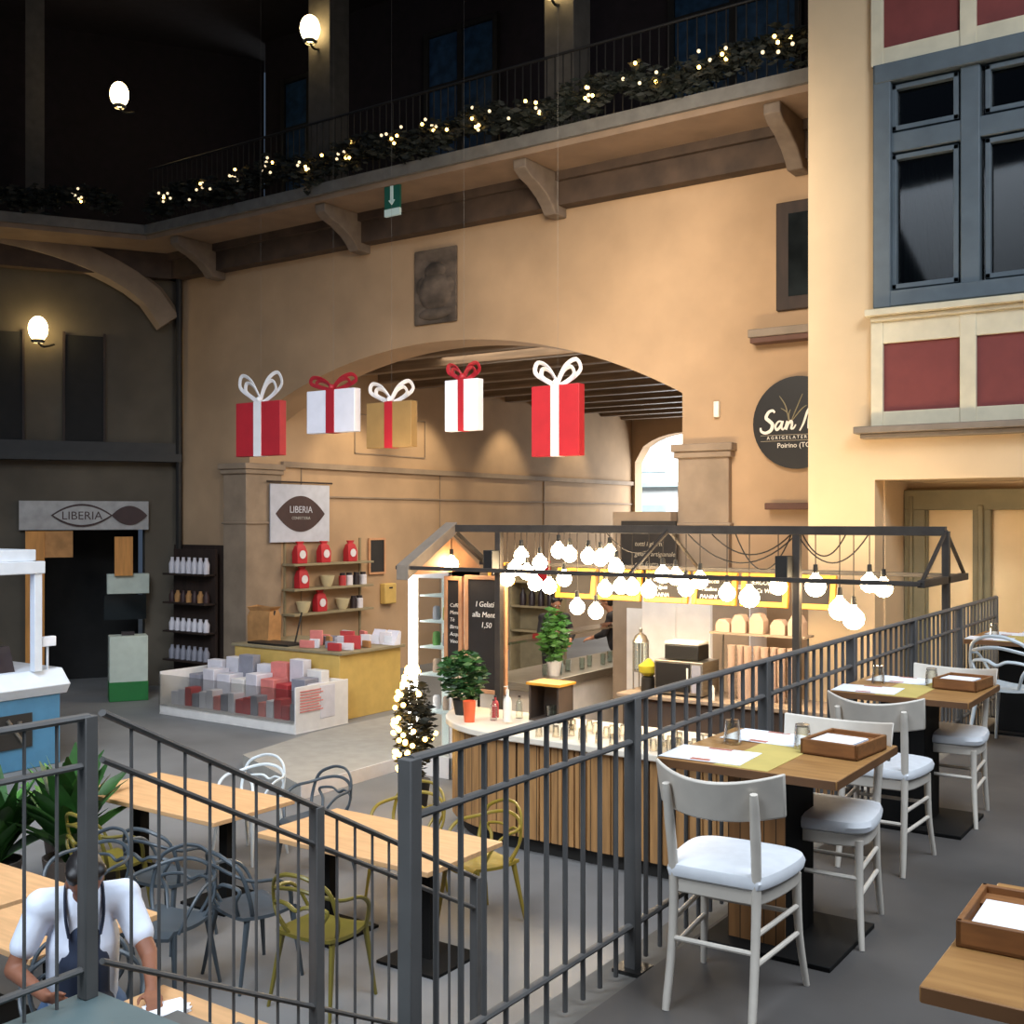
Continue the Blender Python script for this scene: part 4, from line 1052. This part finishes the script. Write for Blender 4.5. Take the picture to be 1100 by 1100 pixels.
# blue kiosk
ki = thing('kiosk', (-13, 7.0, LZ), 'blue kiosk with white counter, posts and canopy at the left edge', 'kiosk')
b = nb(); box(b, -13.6, -12.22, 5.4, 8.0, LZ, -.42); part('cabinet', b, 'kiosk_blue', ki, world=True, bev=.01)
b = nb(); ext(b, [(-13.65, -.42), (-12.2, -.42), (-12.12, -.3), (-12.3, -.12), (-13.65, -.12)], 'y', 5.35, 8.08); part('counter', b, 'kiosk_white', ki, world=True, bev=.01)
for x, y in ((-12.25, 7.7), (-13.5, 7.7), (-12.25, 5.5)):
    b = nb(); box(b, x-.05, x+.05, y-.05, y+.05, -.12, 1.2); part('post', b, 'kiosk_white', ki, world=True, bev=.006)
b = nb(); box(b, -13.6, -12.18, 5.4, 7.78, 1.05, 1.2); box(b, -13.65, -12.25, 5.4, 7.7, 1.2, 1.34); part('canopy', b, 'kiosk_white', ki, world=True, bev=.01)
b = nb(); box(b, -13.1, -13.05, 5.6, 7.55, -.1, 1.05); part('back_panel', b, 'lilac', ki, world=True)
b = nb(); box(b, -12.22, -12.2, 7.2, 7.62, -1.0, -.6); em = part('emblem', b, 'kick', ki, world=True)
b = nb(); seg(b, (-12.19, 7.3, -.65), (-12.19, 7.5, -.95), .025); seg(b, (-12.19, 7.45, -.68), (-12.19, 7.45, -.8), .03); part('emblem_mark', b, 'steel', em, world=True)
for k, (y, m, z) in enumerate([(6.9, 'lilac', .24), (7.15, 'lilac', .2), (7.42, 'jar_dark', .3)]):
    t = thing('leaflet_stand', (-12.5, y, -.12), ['lilac leaflet stand at the left edge on the kiosk counter', 'lilac leaflet stand nearer the kiosk post', 'dark holder beside the kiosk post'][k], 'stand', 'stands on the kiosk counter')
    b = nb(); ext(b, [(-.1, 0), (.1, 0), (-.02, z), (-.06, z)], 'y', -.1, .1); part('stand', b, m, t)
t = thing('card_terminal', (-12.3, 7.88, -.12), 'small white device on a stalk at the kiosk corner', 'device')
b = nb(); seg(b, (0, 0, 0), (0, 0, .3), .015); part('stalk', b, 'kiosk_white', t)
b = nb(); box(b, -.03, .05, -.09, .09, .28, .4); part('head', b, 'paper', t, .01)

# ================================================================== WALL SIGNS, LAMPS, ORNAMENTS
sg = thing('round_sign', (-4.75, YW-.03, 2.87), 'round black sign with white script San on the yellow wall', 'sign')
b = nb(); lathe(b, [(.56, 0), (.56, .04), (0, .04)], 48, M=Matrix.Rotation(PI/2, 4, 'X')); part('disc', b, 'sign_black', sg)
def stroke(pts, w=.012): 
    b = nb(); q = catmull([(x, -.044, z) for x, z in pts], 6); tube(b, q, .003, w, 6, taper=[.6+.6*math.sin(PI*i/(len(q)-1)) for i in range(len(q))]); return b
ox, oz = -.44, -.08
def st2(pts, w=.015): part('lettering', stroke([(ox-.02+x*.95, oz+z*1.1) for x, z in pts], w), 'chalk', sg)
st2([(.19, .19), (.165, .215), (.11, .2), (.075, .14), (.12, .1), (.16, .06), (.14, 0), (.07, -.03), (.01, -.01), (0, .03)], .021)
st2([(.29, .09), (.24, .09), (.2, .04), (.22, .0), (.27, .04), (.295, .09), (.28, .03), (.3, 0), (.33, .03)])
st2([(.33, .03), (.355, .09), (.35, .04), (.34, 0), (.37, .06), (.41, .09), (.42, .05), (.41, .01), (.44, .01), (.47, .05)])
st2([(.52, -.02), (.57, .06), (.62, .18), (.66, .22), (.64, .1), (.63, 0)])
part('rule', tube(nb(), [(-.46, -.043, -.145), (.4, -.043, -.145)], .003), 'chalk_dim', sg); part('rule', tube(nb(), [(-.46, -.043, -.215), (.4, -.043, -.215)], .003), 'chalk_dim', sg)
lettering('A G R I G E L A T E R I A', .055, 'chalk', sg, (-.38, -.042, -.195)); lettering('Poirino (TO)', .085, 'chalk', sg, (-.25, -.042, -.3))
for k, c in enumerate([[(-.1, .0), (-.14, .2), (-.22, .33)], [(-.1, 0), (-.12, .12), (-.2, .18)], [(-.08, 0), (.0, .18), (.07, .34)], [(-.08, 0), (.05, .15), (.12, .2)], [(-.09, 0), (-.1, .1), (-.08, .16)]]):
    part('sprig', stroke(c, .006), 'olive_grey', sg)
b = nb(); box(b, -.2, .2, -.04, 0, -.45, .48, None); pq = solo('relief_plaque', b, 'relief', at(469, 309, YW-.004), 'dark weathered stone relief plaque on the wall above the arch', 'plaque', bev=.01)
pq.scale = (2.0, 1, 1.2)
b = nb()
for c, r, s in (((0, -.04, .2), .1, (1, .5, 1.1)), ((0, -.04, -.05), .16, (1, .4, 1.5)), ((-.12, -.04, .02), .06, (1, .5, 2)), ((.12, -.04, .0), .06, (1, .5, 2)), ((0, -.04, -.33), .13, (1.2, .4, .6))): ball(b, c, r, 12, s)
part('carved_figure', b, 'relief', pq)
eg = thing('exit_sign', at(422, 232, 11.95), 'small green exit sign hanging from the balcony edge', 'sign')
b = nb(); box(b, -.14, .14, -.02, .02, .1, .48); part('panel', b, 'exit_green', eg)
b = nb(); box(b, -.14, .14, -.022, .02, 0, .1); part('white_band', b, 'exit_white', eg)
b = nb(); box(b, -.025, .025, -.03, -.02, .2, .42); ext(b, [(-.06, .22), (.06, .22), (0, .15)], 'y', -.03, -.02); part('arrow', b, 'exit_white', eg)
b = nb(); seg(b, (-.1, 0, .48), (-.1, 0, .6), .008); seg(b, (.1, 0, .48), (.1, 0, .6), .008); part('bracket', b, 'iron_dark', eg)
b = nb(); box(b, -.035, .035, -.06, 0, -.1, .1); solo('wall_sensor', b, 'plastic_white', at(771, 440, YW), 'small white sensor on the wall above the right pilaster', 'sensor', bev=.01)

def wall_lamp(loc, label, r=.16):
    t = thing('wall_lamp', loc, label, 'lamp', 'glowing wall lamps in the dark gallery')
    b = nb(); ball(b, (0, 0, 0), r, 16, (1, 1, 1.35)); part('globe', b, 'lamp_glow', t)
    b = nb(); lathe(b, [(r*.5, -r*1.5), (r*.75, -r*1.25), (r*.6, -r*1.1), (0, -r*1.1)], 14); part('cup', b, 'slab_edge', t)
    b = nb(); tube(b, catmull([(0, 0, -r*1.4), (0, .1, -r*1.8), (0, .3, -r*1.4)], 4), .02, n=6); part('arm', b, 'iron_dark', t)
wall_lamp((-12.72, 12.75, 9.55), 'glowing wall lamp at the top of the pale gallery column'); wall_lamp((-8.15, 12.75, 9.06), 'wall lamp cut by the top edge above the second gallery column')
wall_lamp(tuple(LW @ Vector((-1.0, .3, 9.1))), 'glowing wall lamp high in the dark upper left'); wall_lamp(tuple(LW @ Vector((-2.3, .3, 4.93))), 'lowest glowing wall lamp at the left edge under the balcony')

def gift(px0, px1, pt, pbot, pb, body, rib, bow, label, Y=10.5):
    a = at(px0, pbot, Y); c = at(px1, pt, Y); cx = (a.x+c.x)/2; w = (c.x-a.x)/2; z0 = at((px0+px1)/2, pbot, Y).z; z1 = at((px0+px1)/2, pt, Y).z; zb = at((px0+px1)/2, pb, Y).z
    t = thing('gift_ornament', (cx, Y, z0), label, 'ornament', 'hanging gift ornaments')
    h = z1-z0; hb = zb-z1
    b = nb(); box(b, -w, w, -.06, .06, 0, h); part('box', b, body, t, .006)
    b = nb(); box(b, -w*.17, w*.17, -.068, .068, -.004, h+.005); part('ribbon', b, rib, t)
    b = nb()
    for s in (-1, 1):
        for k in (1.0, .72):
            tube(b, catmull([(0, 0, h), (s*w*.35*k, -.02, h+hb*.75*k), (s*w*.8*k, -.02, h+hb*1.0*k), (s*w*.95*k, 0, h+hb*.6*k), (s*w*.55*k, .02, h+hb*.25*k)], 5, True), .008, .028, 6, closed=True)
    ball(b, (0, -.03, h+.03), .045, 10); part('bow', b, bow, t)
    b = nb(); seg(b, (0, 0, h), (0, 0, 11.0-z0), .0014, n=4); part('hanging_line', b, 'slab_edge', t)
gift(257, 304, 432, 490, 402, 'red_card', 'ribbon_white', 'ribbon_white', 'leftmost hanging red gift with a white ribbon and bow')
gift(333, 384, 419, 465, 404, 'white_card', 'ribbon_red', 'ribbon_red', 'hanging white gift with a red ribbon, second from left')
gift(397, 445, 432, 481, 411, 'gold_card', 'ribbon_red', 'ribbon_white', 'hanging gold gift with a red ribbon and white bow in the middle')
gift(481, 516, 408, 463, 391, 'white_card', 'ribbon_red', 'ribbon_red', 'hanging white gift with a red ribbon, second from right')
gift(574, 625, 414, 490, 388, 'red_card', 'ribbon_white', 'ribbon_white', 'rightmost hanging red gift with a white ribbon and large bow')
b = nb(); box(b, -16, -3.9, 10.44, 10.56, 11.0, 11.15); struct('trim_19', b, 'iron_dark')

# garland on the balcony edge
def garland(path, label, nl, nlight):
    t = thing('garland', path[0], label, 'garland')
    pts = [Vector(p) for p in path]; tot = sum((b_-a_).length for a_, b_ in zip(pts, pts[1:]))
    def pos(s):
        s *= tot
        for a_, b_ in zip(pts, pts[1:]):
            l = (b_-a_).length
            if s <= l: return a_+(b_-a_)*(s/l)
            s -= l
        return pts[-1].copy()
    b = nb()
    for i in range(nl):
        s = random.random(); c = pos(s); sag = .07*math.sin(s*tot*3.2)
        leaf_cloud(b, c+Vector((random.gauss(0, .05), random.gauss(0, .07), sag+random.gauss(0, .08))), (.06, .06, .06), 6, .07)
    part('foliage', b, 'leaf_dark', t, world=True, smooth=False)
    f0 = None; f1 = None
    for i in range(nlight):
        s = ((i//6)+.3)/(nlight/6)+random.gauss(0, .011); s = min(.995, max(.005, s)); c = pos(s)+Vector((random.gauss(0, .06), -.14, random.gauss(.02, .09)))
        dim = (i % 2) == 1 or c.x < -12.4 and i % 3 > 0
        src = f1 if dim else f0
        if src is None:
            b = nb(); ball(b, (0, 0, 0), .022, 8); o = part('fairy_light', b, 'fairy_dim' if dim else 'fairy', t)
            if dim: f1 = o
            else: f0 = o
        else: o = src.copy(); COL.objects.link(o); o.parent = t
        o.location = c-OFF[t]
garland([(-4.3, 11.8, 6.9), (-15.5, 11.8, 6.95)], 'dark fir garland with warm fairy lights along the far balcony edge', 1700, 84)
garland([(-15.95, 11.5, 6.95), tuple(LW @ Vector((-5, 1.1, 6.95)))], 'dark fir garland with a few fairy lights on the left balcony', 700, 14)
# balcony railing
br = thing('balcony_railing', (-9.8, 11.95, 6.6), 'thin dark iron railing above the garland on the far balcony', 'railing')
b = nb(); seg(b, (-15.7, 11.95, 7.62), (-3.9, 11.95, 7.62), .02); part('top_rail', b, 'iron_dark', br, world=True)
r0 = None
for k in range(95):
    x = -15.6+11.6*k/94
    if r0 is None: b = nb(); seg(b, (0, 0, 0), (0, 0, 1.02), .009, n=5); r0 = o = part('baluster', b, 'iron_dark', br)
    else: o = r0.copy(); COL.objects.link(o); o.parent = br
    o.location = (x+9.8, 0, 0)

# ================================================================== PEOPLE
def caps(b, p, q, r1, r2=None, n=12):
    r2 = r2 or r1; p = Vector(p); q = Vector(q)
    k = 6
    tube(b, [p+(q-p)*i/k for i in range(k+1)], 1, 1, n, taper=[r1+(r2-r1)*i/k for i in range(k+1)])
    ball(b, p, r1, n); ball(b, q, r2, n)
def fuse(b, vox, sm=6):
    me = bpy.data.meshes.new('tmp'); b.to_mesh(me); b.free(); o = bpy.data.objects.new('tmp', me); COL.objects.link(o)
    r = o.modifiers.new('r', 'REMESH'); r.mode = 'VOXEL'; r.voxel_size = vox
    s = o.modifiers.new('s', 'SMOOTH'); s.iterations = sm; s.factor = .5
    m2 = bpy.data.meshes.new_from_object(o.evaluated_get(bpy.context.evaluated_depsgraph_get())); bpy.data.objects.remove(o)
    b = nb(); b.from_mesh(m2); bpy.data.meshes.remove(m2); return b
def hand(b, w, d, side, palm, s=1.0, curl=.35):
    """w wrist, d forward direction, side = towards the thumb, palm = palm-facing direction"""
    w = Vector(w); d = Vector(d).normalized(); side = Vector(side).normalized(); palm = Vector(palm).normalized()
    for k in range(4):
        o = (k-1.5)*.021*s
        caps(b, w+side*o*.7, w+d*.085*s+side*o, .014*s, .012*s, 8)
        L0 = (.034, .042, .046, .04)[k]*s; p = w+d*.09*s+side*o; dd = d.copy()
        for j in range(3):
            dd = (dd+palm*curl*(.5+.3*j)).normalized(); q = p+dd*L0*(1, .75, .6)[j]; caps(b, p, q, .0095*s, .0085*s, 8); p = q
    p = w+d*.03*s+side*.03*s; q = p+(side*.8+d*.7).normalized()*.045*s; caps(b, p, q, .012*s, .0105*s, 8); caps(b, q, q+(d+side*.25+palm*.3).normalized()*.035*s, .0105*s, .009*s, 8)
def head(b, c, f, up, s=1.0):
    """head mesh centred at c facing f"""
    f = Vector(f).normalized(); up = Vector(up); r_ = f.cross(up).normalized(); up = r_.cross(f).normalized()
    T = Matrix(((r_.x, f.x, up.x, c[0]), (r_.y, f.y, up.y, c[1]), (r_.z, f.z, up.z, c[2]), (0, 0, 0, 1)))
    ball(b, (0, -.005, .025), .1*s, 16, (.78, .98, 1.02), T); ball(b, (0, .028, -.045), .066*s, 14, (.85, .9, 1.1), T)
    ball(b, (0, .075, -.09), .026*s, 10, (1, .8, .8), T); caps_ = [((0, .094, .01), (0, .112, -.022))]
    for p, q in caps_: caps(b, T @ Vector(p), T @ Vector(q), .008*s, .014*s, 8)
    for sx in (-1, 1): ball(b, (sx*.079, -.008, -.01), .027*s, 10, (.35, .7, 1.1), T)
    ball(b, (0, .092, .028), .022*s, 10, (2.2, .5, .6), T)
    return T
def face_parts(par, T, s=1.0):
    for sx in (-1, 1):
        b = nb(); ball(b, (sx*.033, .086, .008), .0115*s, 10, None or (1, 1, 1), T); e = part('eye', b, 'eye', par)
        b = nb(); ball(b, (sx*.033, .0955, .007), .006*s, 8, (1, .6, 1), T); part('pupil', b, 'hair', e)
    b = nb(); ball(b, (0, .091, -.055), .017*s, 10, (1.4, .45, .4), T); part('mouth', b, 'lip', par)
def hair_cap(par, T, s=1.0, long=0, m='hair'):
    b = nb(); ball(b, (0, -.022, .05), .106*s, 16, (.84, .98, .92), T); ball(b, (0, -.05, .0), .09*s, 14, (.9, .75, 1.05), T)
    for sx in (-1, 1): ball(b, (sx*.055, .02, .085), .04*s, 10, (1, 1.1, .7), T)
    if long: ball(b, (0, -.07, -.1), .075, 12, (1.1, .6, 1.6), T)
    part('hair', fuse(b, .009, 3), m, par)

# seated person in white
wr_ = -122*PI/180
wp = thing('person', (-4.87, 3.31, LZ), 'person in a white t-shirt and navy apron bending over a table at the lower left', 'person', None, wr_)
J = dict(pel=(0, 0, .55), chest=(0, .1, .92), neck=(0, .17, 1.16), sr=(.185, .13, 1.12), sl=(-.185, .13, 1.12), er=(.31, .17, .85), el=(-.29, .34, .88), wr=(.17, .42, .8), wl=(-.28, .53, .795))
b = nb()
caps(b, J['pel'], J['chest'], .15, .155); caps(b, J['chest'], (0, .14, 1.09), .15, .11); caps(b, J['sr'], J['sl'], .07); caps(b, (0, .15, 1.12), (0, .24, 1.22), .055, .052)
for s in 'rl':
    caps(b, J['s'+s], J['e'+s], .052, .043); caps(b, J['e'+s], J['w'+s], .043, .028)
    sx = 1 if s == 'r' else -1
    caps(b, (sx*.09, .02, .52), (sx*.13, .4, .5), .085, .062); caps(b, (sx*.13, .4, .5), (sx*.14, .36, .08), .06, .04); caps(b, (sx*.14, .34, .05), (sx*.15, .5, .035), .038, .032)
hand(b, J['wl'], (0, 1, -.12), (1, .1, .1), (.1, 0, -1), 1.0, .3); hand(b, J['wr'], (-.8, .5, -.2), (0, .6, .8), (-.3, -.5, -.6), 1.0, .5)
T = head(b, (.0, .3, 1.27), (-.12, .82, -.55), (0, .55, .83))
part('body', fuse(b, .008, 5), 'skin_brown', wp)
face_parts(wp, T); hair_cap(wp, T)
b = nb(); caps(b, (0, 0, .58), J['chest'], .168, .172); caps(b, J['chest'], (0, .135, 1.09), .168, .125); caps(b, J['sr'], J['sl'], .085)
for s in 'rl':
    S = Vector(J['s'+s]); E_ = Vector(J['e'+s]); caps(b, S, S+(E_-S)*.62, .075, .068)
part('t_shirt', fuse(b, .011, 4), 'tee', wp)
b = nb(); caps(b, (0, .07, .62), (0, .17, .86), .135, .125); caps(b, (0, .17, .86), (0, .2, .98), .12, .085); caps(b, (-.05, .08, .6), (-.06, .36, .58), .1, .09); caps(b, (.05, .08, .6), (.06, .36, .58), .1, .09)
ap = part('apron', fuse(b, .011, 4), 'apron', wp)
for sx in (-1, 1):
    b = nb(); tube(b, catmull([(sx*.07, .26, 1.0), (sx*.085, .255, 1.1), (sx*.08, .14, 1.205), (sx*.05, .02, 1.15)], 5), .024, .008, 6); part('strap', b, 'apron', ap)
b = nb()
for sx in (-1, 1): caps(b, (sx*.09, .02, .52), (sx*.13, .41, .5), .1, .075); caps(b, (sx*.13, .41, .5), (sx*.14, .36, .12), .073, .06)
caps(b, (-.08, -.01, .52), (.08, -.01, .52), .14)
part('trousers', fuse(b, .012, 4), 'jeans', wp)
b = nb()
for sx in (-1, 1): caps(b, (sx*.14, .33, .045), (sx*.15, .5, .04), .045, .04)
part('shoes', fuse(b, .01, 3), 'sign_black', wp)
lc('chair_grey', -4.87, 3.31, wr_, 'dark grey looped chair under the seated person in white')
b = nb()
for k in range(5): 
    M = Matrix.Rotation(.3*k, 4, 'Z'); box(b, -.09, .09, -.07, .07, .004*k, .004*k+.003, M)
wl_w = wp.matrix_basis @ Vector((-.28, .66, .752))
solo('paper_napkins', b, 'paper', (wl_w.x+.04, wl_w.y+.03, LZ+.7505), 'crumpled white napkins under the seated person\'s hand', 'napkins', 'stacks of white napkins')

def standing(loc, rz, label, top, sk='skin', long=0, lean=.1):
    t = thing('person', loc, label, 'person', None, rz)
    b = nb(); J = dict(sr=(.19, lean*.8, 1.4), sl=(-.19, lean*.8, 1.4), er=(.27, lean+.08, 1.14), el=(-.27, lean+.08, 1.14), wr=(.16, lean+.3, 1.05), wl=(-.16, lean+.3, 1.05))
    caps(b, (0, 0, .95), (0, lean*.6, 1.25), .14, .15); caps(b, (0, lean*.6, 1.25), (0, lean*.8, 1.38), .15, .1); caps(b, J['sr'], J['sl'], .065); caps(b, (0, lean*.8, 1.4), (0, lean+.05, 1.53), .055)
    for s, sx in (('r', 1), ('l', -1)):
        caps(b, J['s'+s], J['e'+s], .05, .042); caps(b, J['e'+s], J['w'+s], .042, .028)
        caps(b, (sx*.09, 0, .93), (sx*.1, .02, .5), .085, .06); caps(b, (sx*.1, .02, .5), (sx*.11, 0, .08), .058, .038); caps(b, (sx*.11, -.03, .05), (sx*.12, .14, .035), .038, .032)
        hand(b, J['w'+s], (-sx*.4, .9, -.2), (-sx, -.2, .5), (0, -.2, -1))
    T = head(b, (0, lean+.09, 1.63), (0, .9, -.35), (0, .2, 1)); part('body', fuse(b, .011, 4), sk, t)
    face_parts(t, T); hair_cap(t, T, long=long)
    b = nb(); caps(b, (0, 0, .95), (0, lean*.6, 1.25), .16, .168); caps(b, (0, lean*.6, 1.25), (0, lean*.8, 1.38), .165, .12); caps(b, J['sr'], J['sl'], .08)
    for s in 'rl': caps(b, J['s'+s], J['e'+s], .066, .056); caps(b, J['e'+s], Vector(J['e'+s]).lerp(Vector(J['w'+s]), .6), .055, .046)
    part('shirt', fuse(b, .013, 3), top, t)
    b = nb(); caps(b, (-.07, 0, .95), (.07, 0, .95), .14)
    for sx in (-1, 1): caps(b, (sx*.09, 0, .93), (sx*.1, .02, .5), .1, .075); caps(b, (sx*.1, .02, .5), (sx*.11, 0, .1), .073, .06)
    part('trousers', fuse(b, .014, 3), 'shirt_black', t)
    b = nb()
    for sx in (-1, 1): caps(b, (sx*.11, -.03, .045), (sx*.12, .15, .04), .045, .04)
    part('shoes', fuse(b, .012, 3), 'kick', t)
standing((-9.55, 15.0, LZ), -2.3, 'dark-haired person in black working behind the glass shelf', 'shirt_black')
standing((-8.78, 15.75, LZ), 1.9, 'person in dark clothes beside the tall green plant', 'shirt_black')

# red bag shelf behind the bar
rs = thing('goods_shelf', (-11.2, 17.0, LZ), 'pale shelf with a red bag behind the bar, left of the staff', 'shelf')
b = nb(); box(b, -.5, .5, .2, .24, 0, 2.1)
for z in (.9, 1.35, 1.8): box(b, -.5, .5, -.1, .22, z, z+.03)
box(b, -.52, -.48, -.1, .24, 0, 2.1); box(b, .48, .52, -.1, .24, 0, 2.1); part('frame', b, 'shelf_wood', rs)
b = nb(); box(b, -.16, .16, -.07, .07, 0, .38); solo('gift_bag', b, 'red_card', (-11.1, 17.05, LZ+1.83), 'red bag on the pale shelf behind the bar', 'bag', bev=.01)
for k in range(4):
    b = nb(); lathe(b, [(0, 0), (.06, 0), (.06, .2), (.03, .26), (.03, .32), (0, .32)], 12); solo('bottle', b, 'jar_dark', (-11.5+.2*k, 17.03, LZ+1.38), 'dark bottle on the pale shelf behind the bar, %s from left' % ['first', 'second', 'third', 'fourth'][k], 'bottle', 'bottles behind the bar')

# ================================================================== LIGHT
def area(name, loc, target, size, power, col, sy=None, spread=None):
    l = bpy.data.lights.new(name, 'AREA'); l.energy = power; l.color = col; l.size = size
    if sy: l.shape = 'RECTANGLE'; l.size_y = sy
    if spread: l.spread = spread
    o = bpy.data.objects.new(name, l); COL.objects.link(o); o.location = loc
    o.rotation_euler = (Vector(target)-Vector(loc)).to_track_quat('-Z', 'Y').to_euler(); return o
def spot(name, loc, target, power, col, ang, blend=.6, r=.08):
    l = bpy.data.lights.new(name, 'SPOT'); l.energy = power; l.color = col; l.spot_size = math.radians(ang); l.spot_blend = blend; l.shadow_soft_size = r
    o = bpy.data.objects.new(name, l); COL.objects.link(o); o.location = loc
    o.rotation_euler = (Vector(target)-Vector(loc)).to_track_quat('-Z', 'Y').to_euler(); return o
def point(name, loc, power, col, r=.15):
    l = bpy.data.lights.new(name, 'POINT'); l.energy = power; l.color = col; l.shadow_soft_size = r
    o = bpy.data.objects.new(name, l); COL.objects.link(o); o.location = loc; return o
WARM = (1, .72, .42); COOL = (.78, .88, 1)
area('skylight', (2.2, 4.2, 8.0), (-1.5, 5.2, .3), 5, 400, COOL, spread=2.0)
area('skylight_back', (-4.0, -2.5, 7.0), (-5.5, 4.0, -1), 5, 330, COOL, spread=1.7)
area('bay_fill', (2.0, 5.5, 8.0), (-2.2, 11.3, 5.5), 3, 95, (.85, .92, 1), spread=1.6)  # added cool fill to brighten the upper right block
area('far_wall_fill', (-5.2, 8.2, 5.6), (-6.8, 13.0, 4.0), 1.5, 120, (1, .86, .68), spread=1.9)  # added warm fill to brighten the far wall
point('room_fill', (-1.2, 12.0, 5.2), 2.5, (1, .9, .75))  # added weak fill so the curtains show behind the glass
area('skylight_left', (-8.0, 2.0, 8.0), (-11.5, 8.0, -1), 5, 260, COOL, spread=1.5)
area('street_daylight', (-16, 33, 9), (-16, 40, 3), 8, 5200, (.95, .98, 1))
area('street_spill', (-12.8, 27.6, 2.2), (-13.2, 20, 0), 2.4, 260, (.95, .98, 1))
# wall washers in the passage
for y, pw in ((15.3, 150), (17.6, 150), (20.5, 130), (23.5, 110)):
    spot('wall_washer', (-13.2, y, 4.3), (-14.4, y, 2.3), pw, (1, .82, .55), 70, .7)
area('passage_fill', (-10.2, 16.5, 4.2), (-10.2, 15.5, 0), 3.5, 260, (1, .86, .68))
area('kitchen_fill', (-8.2, 15.6, 4.1), (-7.8, 13.5, 0), 2.2, 190, (1, .88, .7))  # added warm fill to brighten the passage behind the bar
area('arch_fill', (-8.5, 10.2, 1.9), (-8.8, 13.0, 3.6), 1.6, 26, (1, .78, .52))  # warm area light aimed up at the arch, no fixture modelled
point('bar_glow', (-5.6, 10.0, 1.15), 22, (1, .8, .55), .25); point('bar_glow', (-3.9, 10.0, 1.15), 22, (1, .8, .55), .25); point('counter_glow', (-5.0, 9.2, .9), 26, (1, .86, .68), .25)  # added points that boost the bulbs' light over bar and counter
point('terrace_glow', (-3.0, 10.1, 1.6), 13, (1, .74, .46))
point('niche_glow', (-1.2, 11.9, 1.9), 18, (1, .78, .55))
area('lower_tables_glow', (-6.6, 5.7, 3.2), (-6.6, 5.7, -.5), 2.2, 60, (1, .82, .62))

w = bpy.data.worlds.new('world'); SC.world = w; w.use_nodes = True
bg = w.node_tree.nodes['Background']; bg.inputs[0].default_value = (.3, .42, .62, 1); bg.inputs[1].default_value = .15
SC.view_settings.view_transform = 'Standard'; SC.view_settings.exposure = 0
SC.cycles.max_bounces = 8; SC.cycles.sample_clamp_indirect = 6; SC.cycles.use_denoising = True
SC.cycles.caustics_refractive = False; SC.cycles.caustics_reflective = False
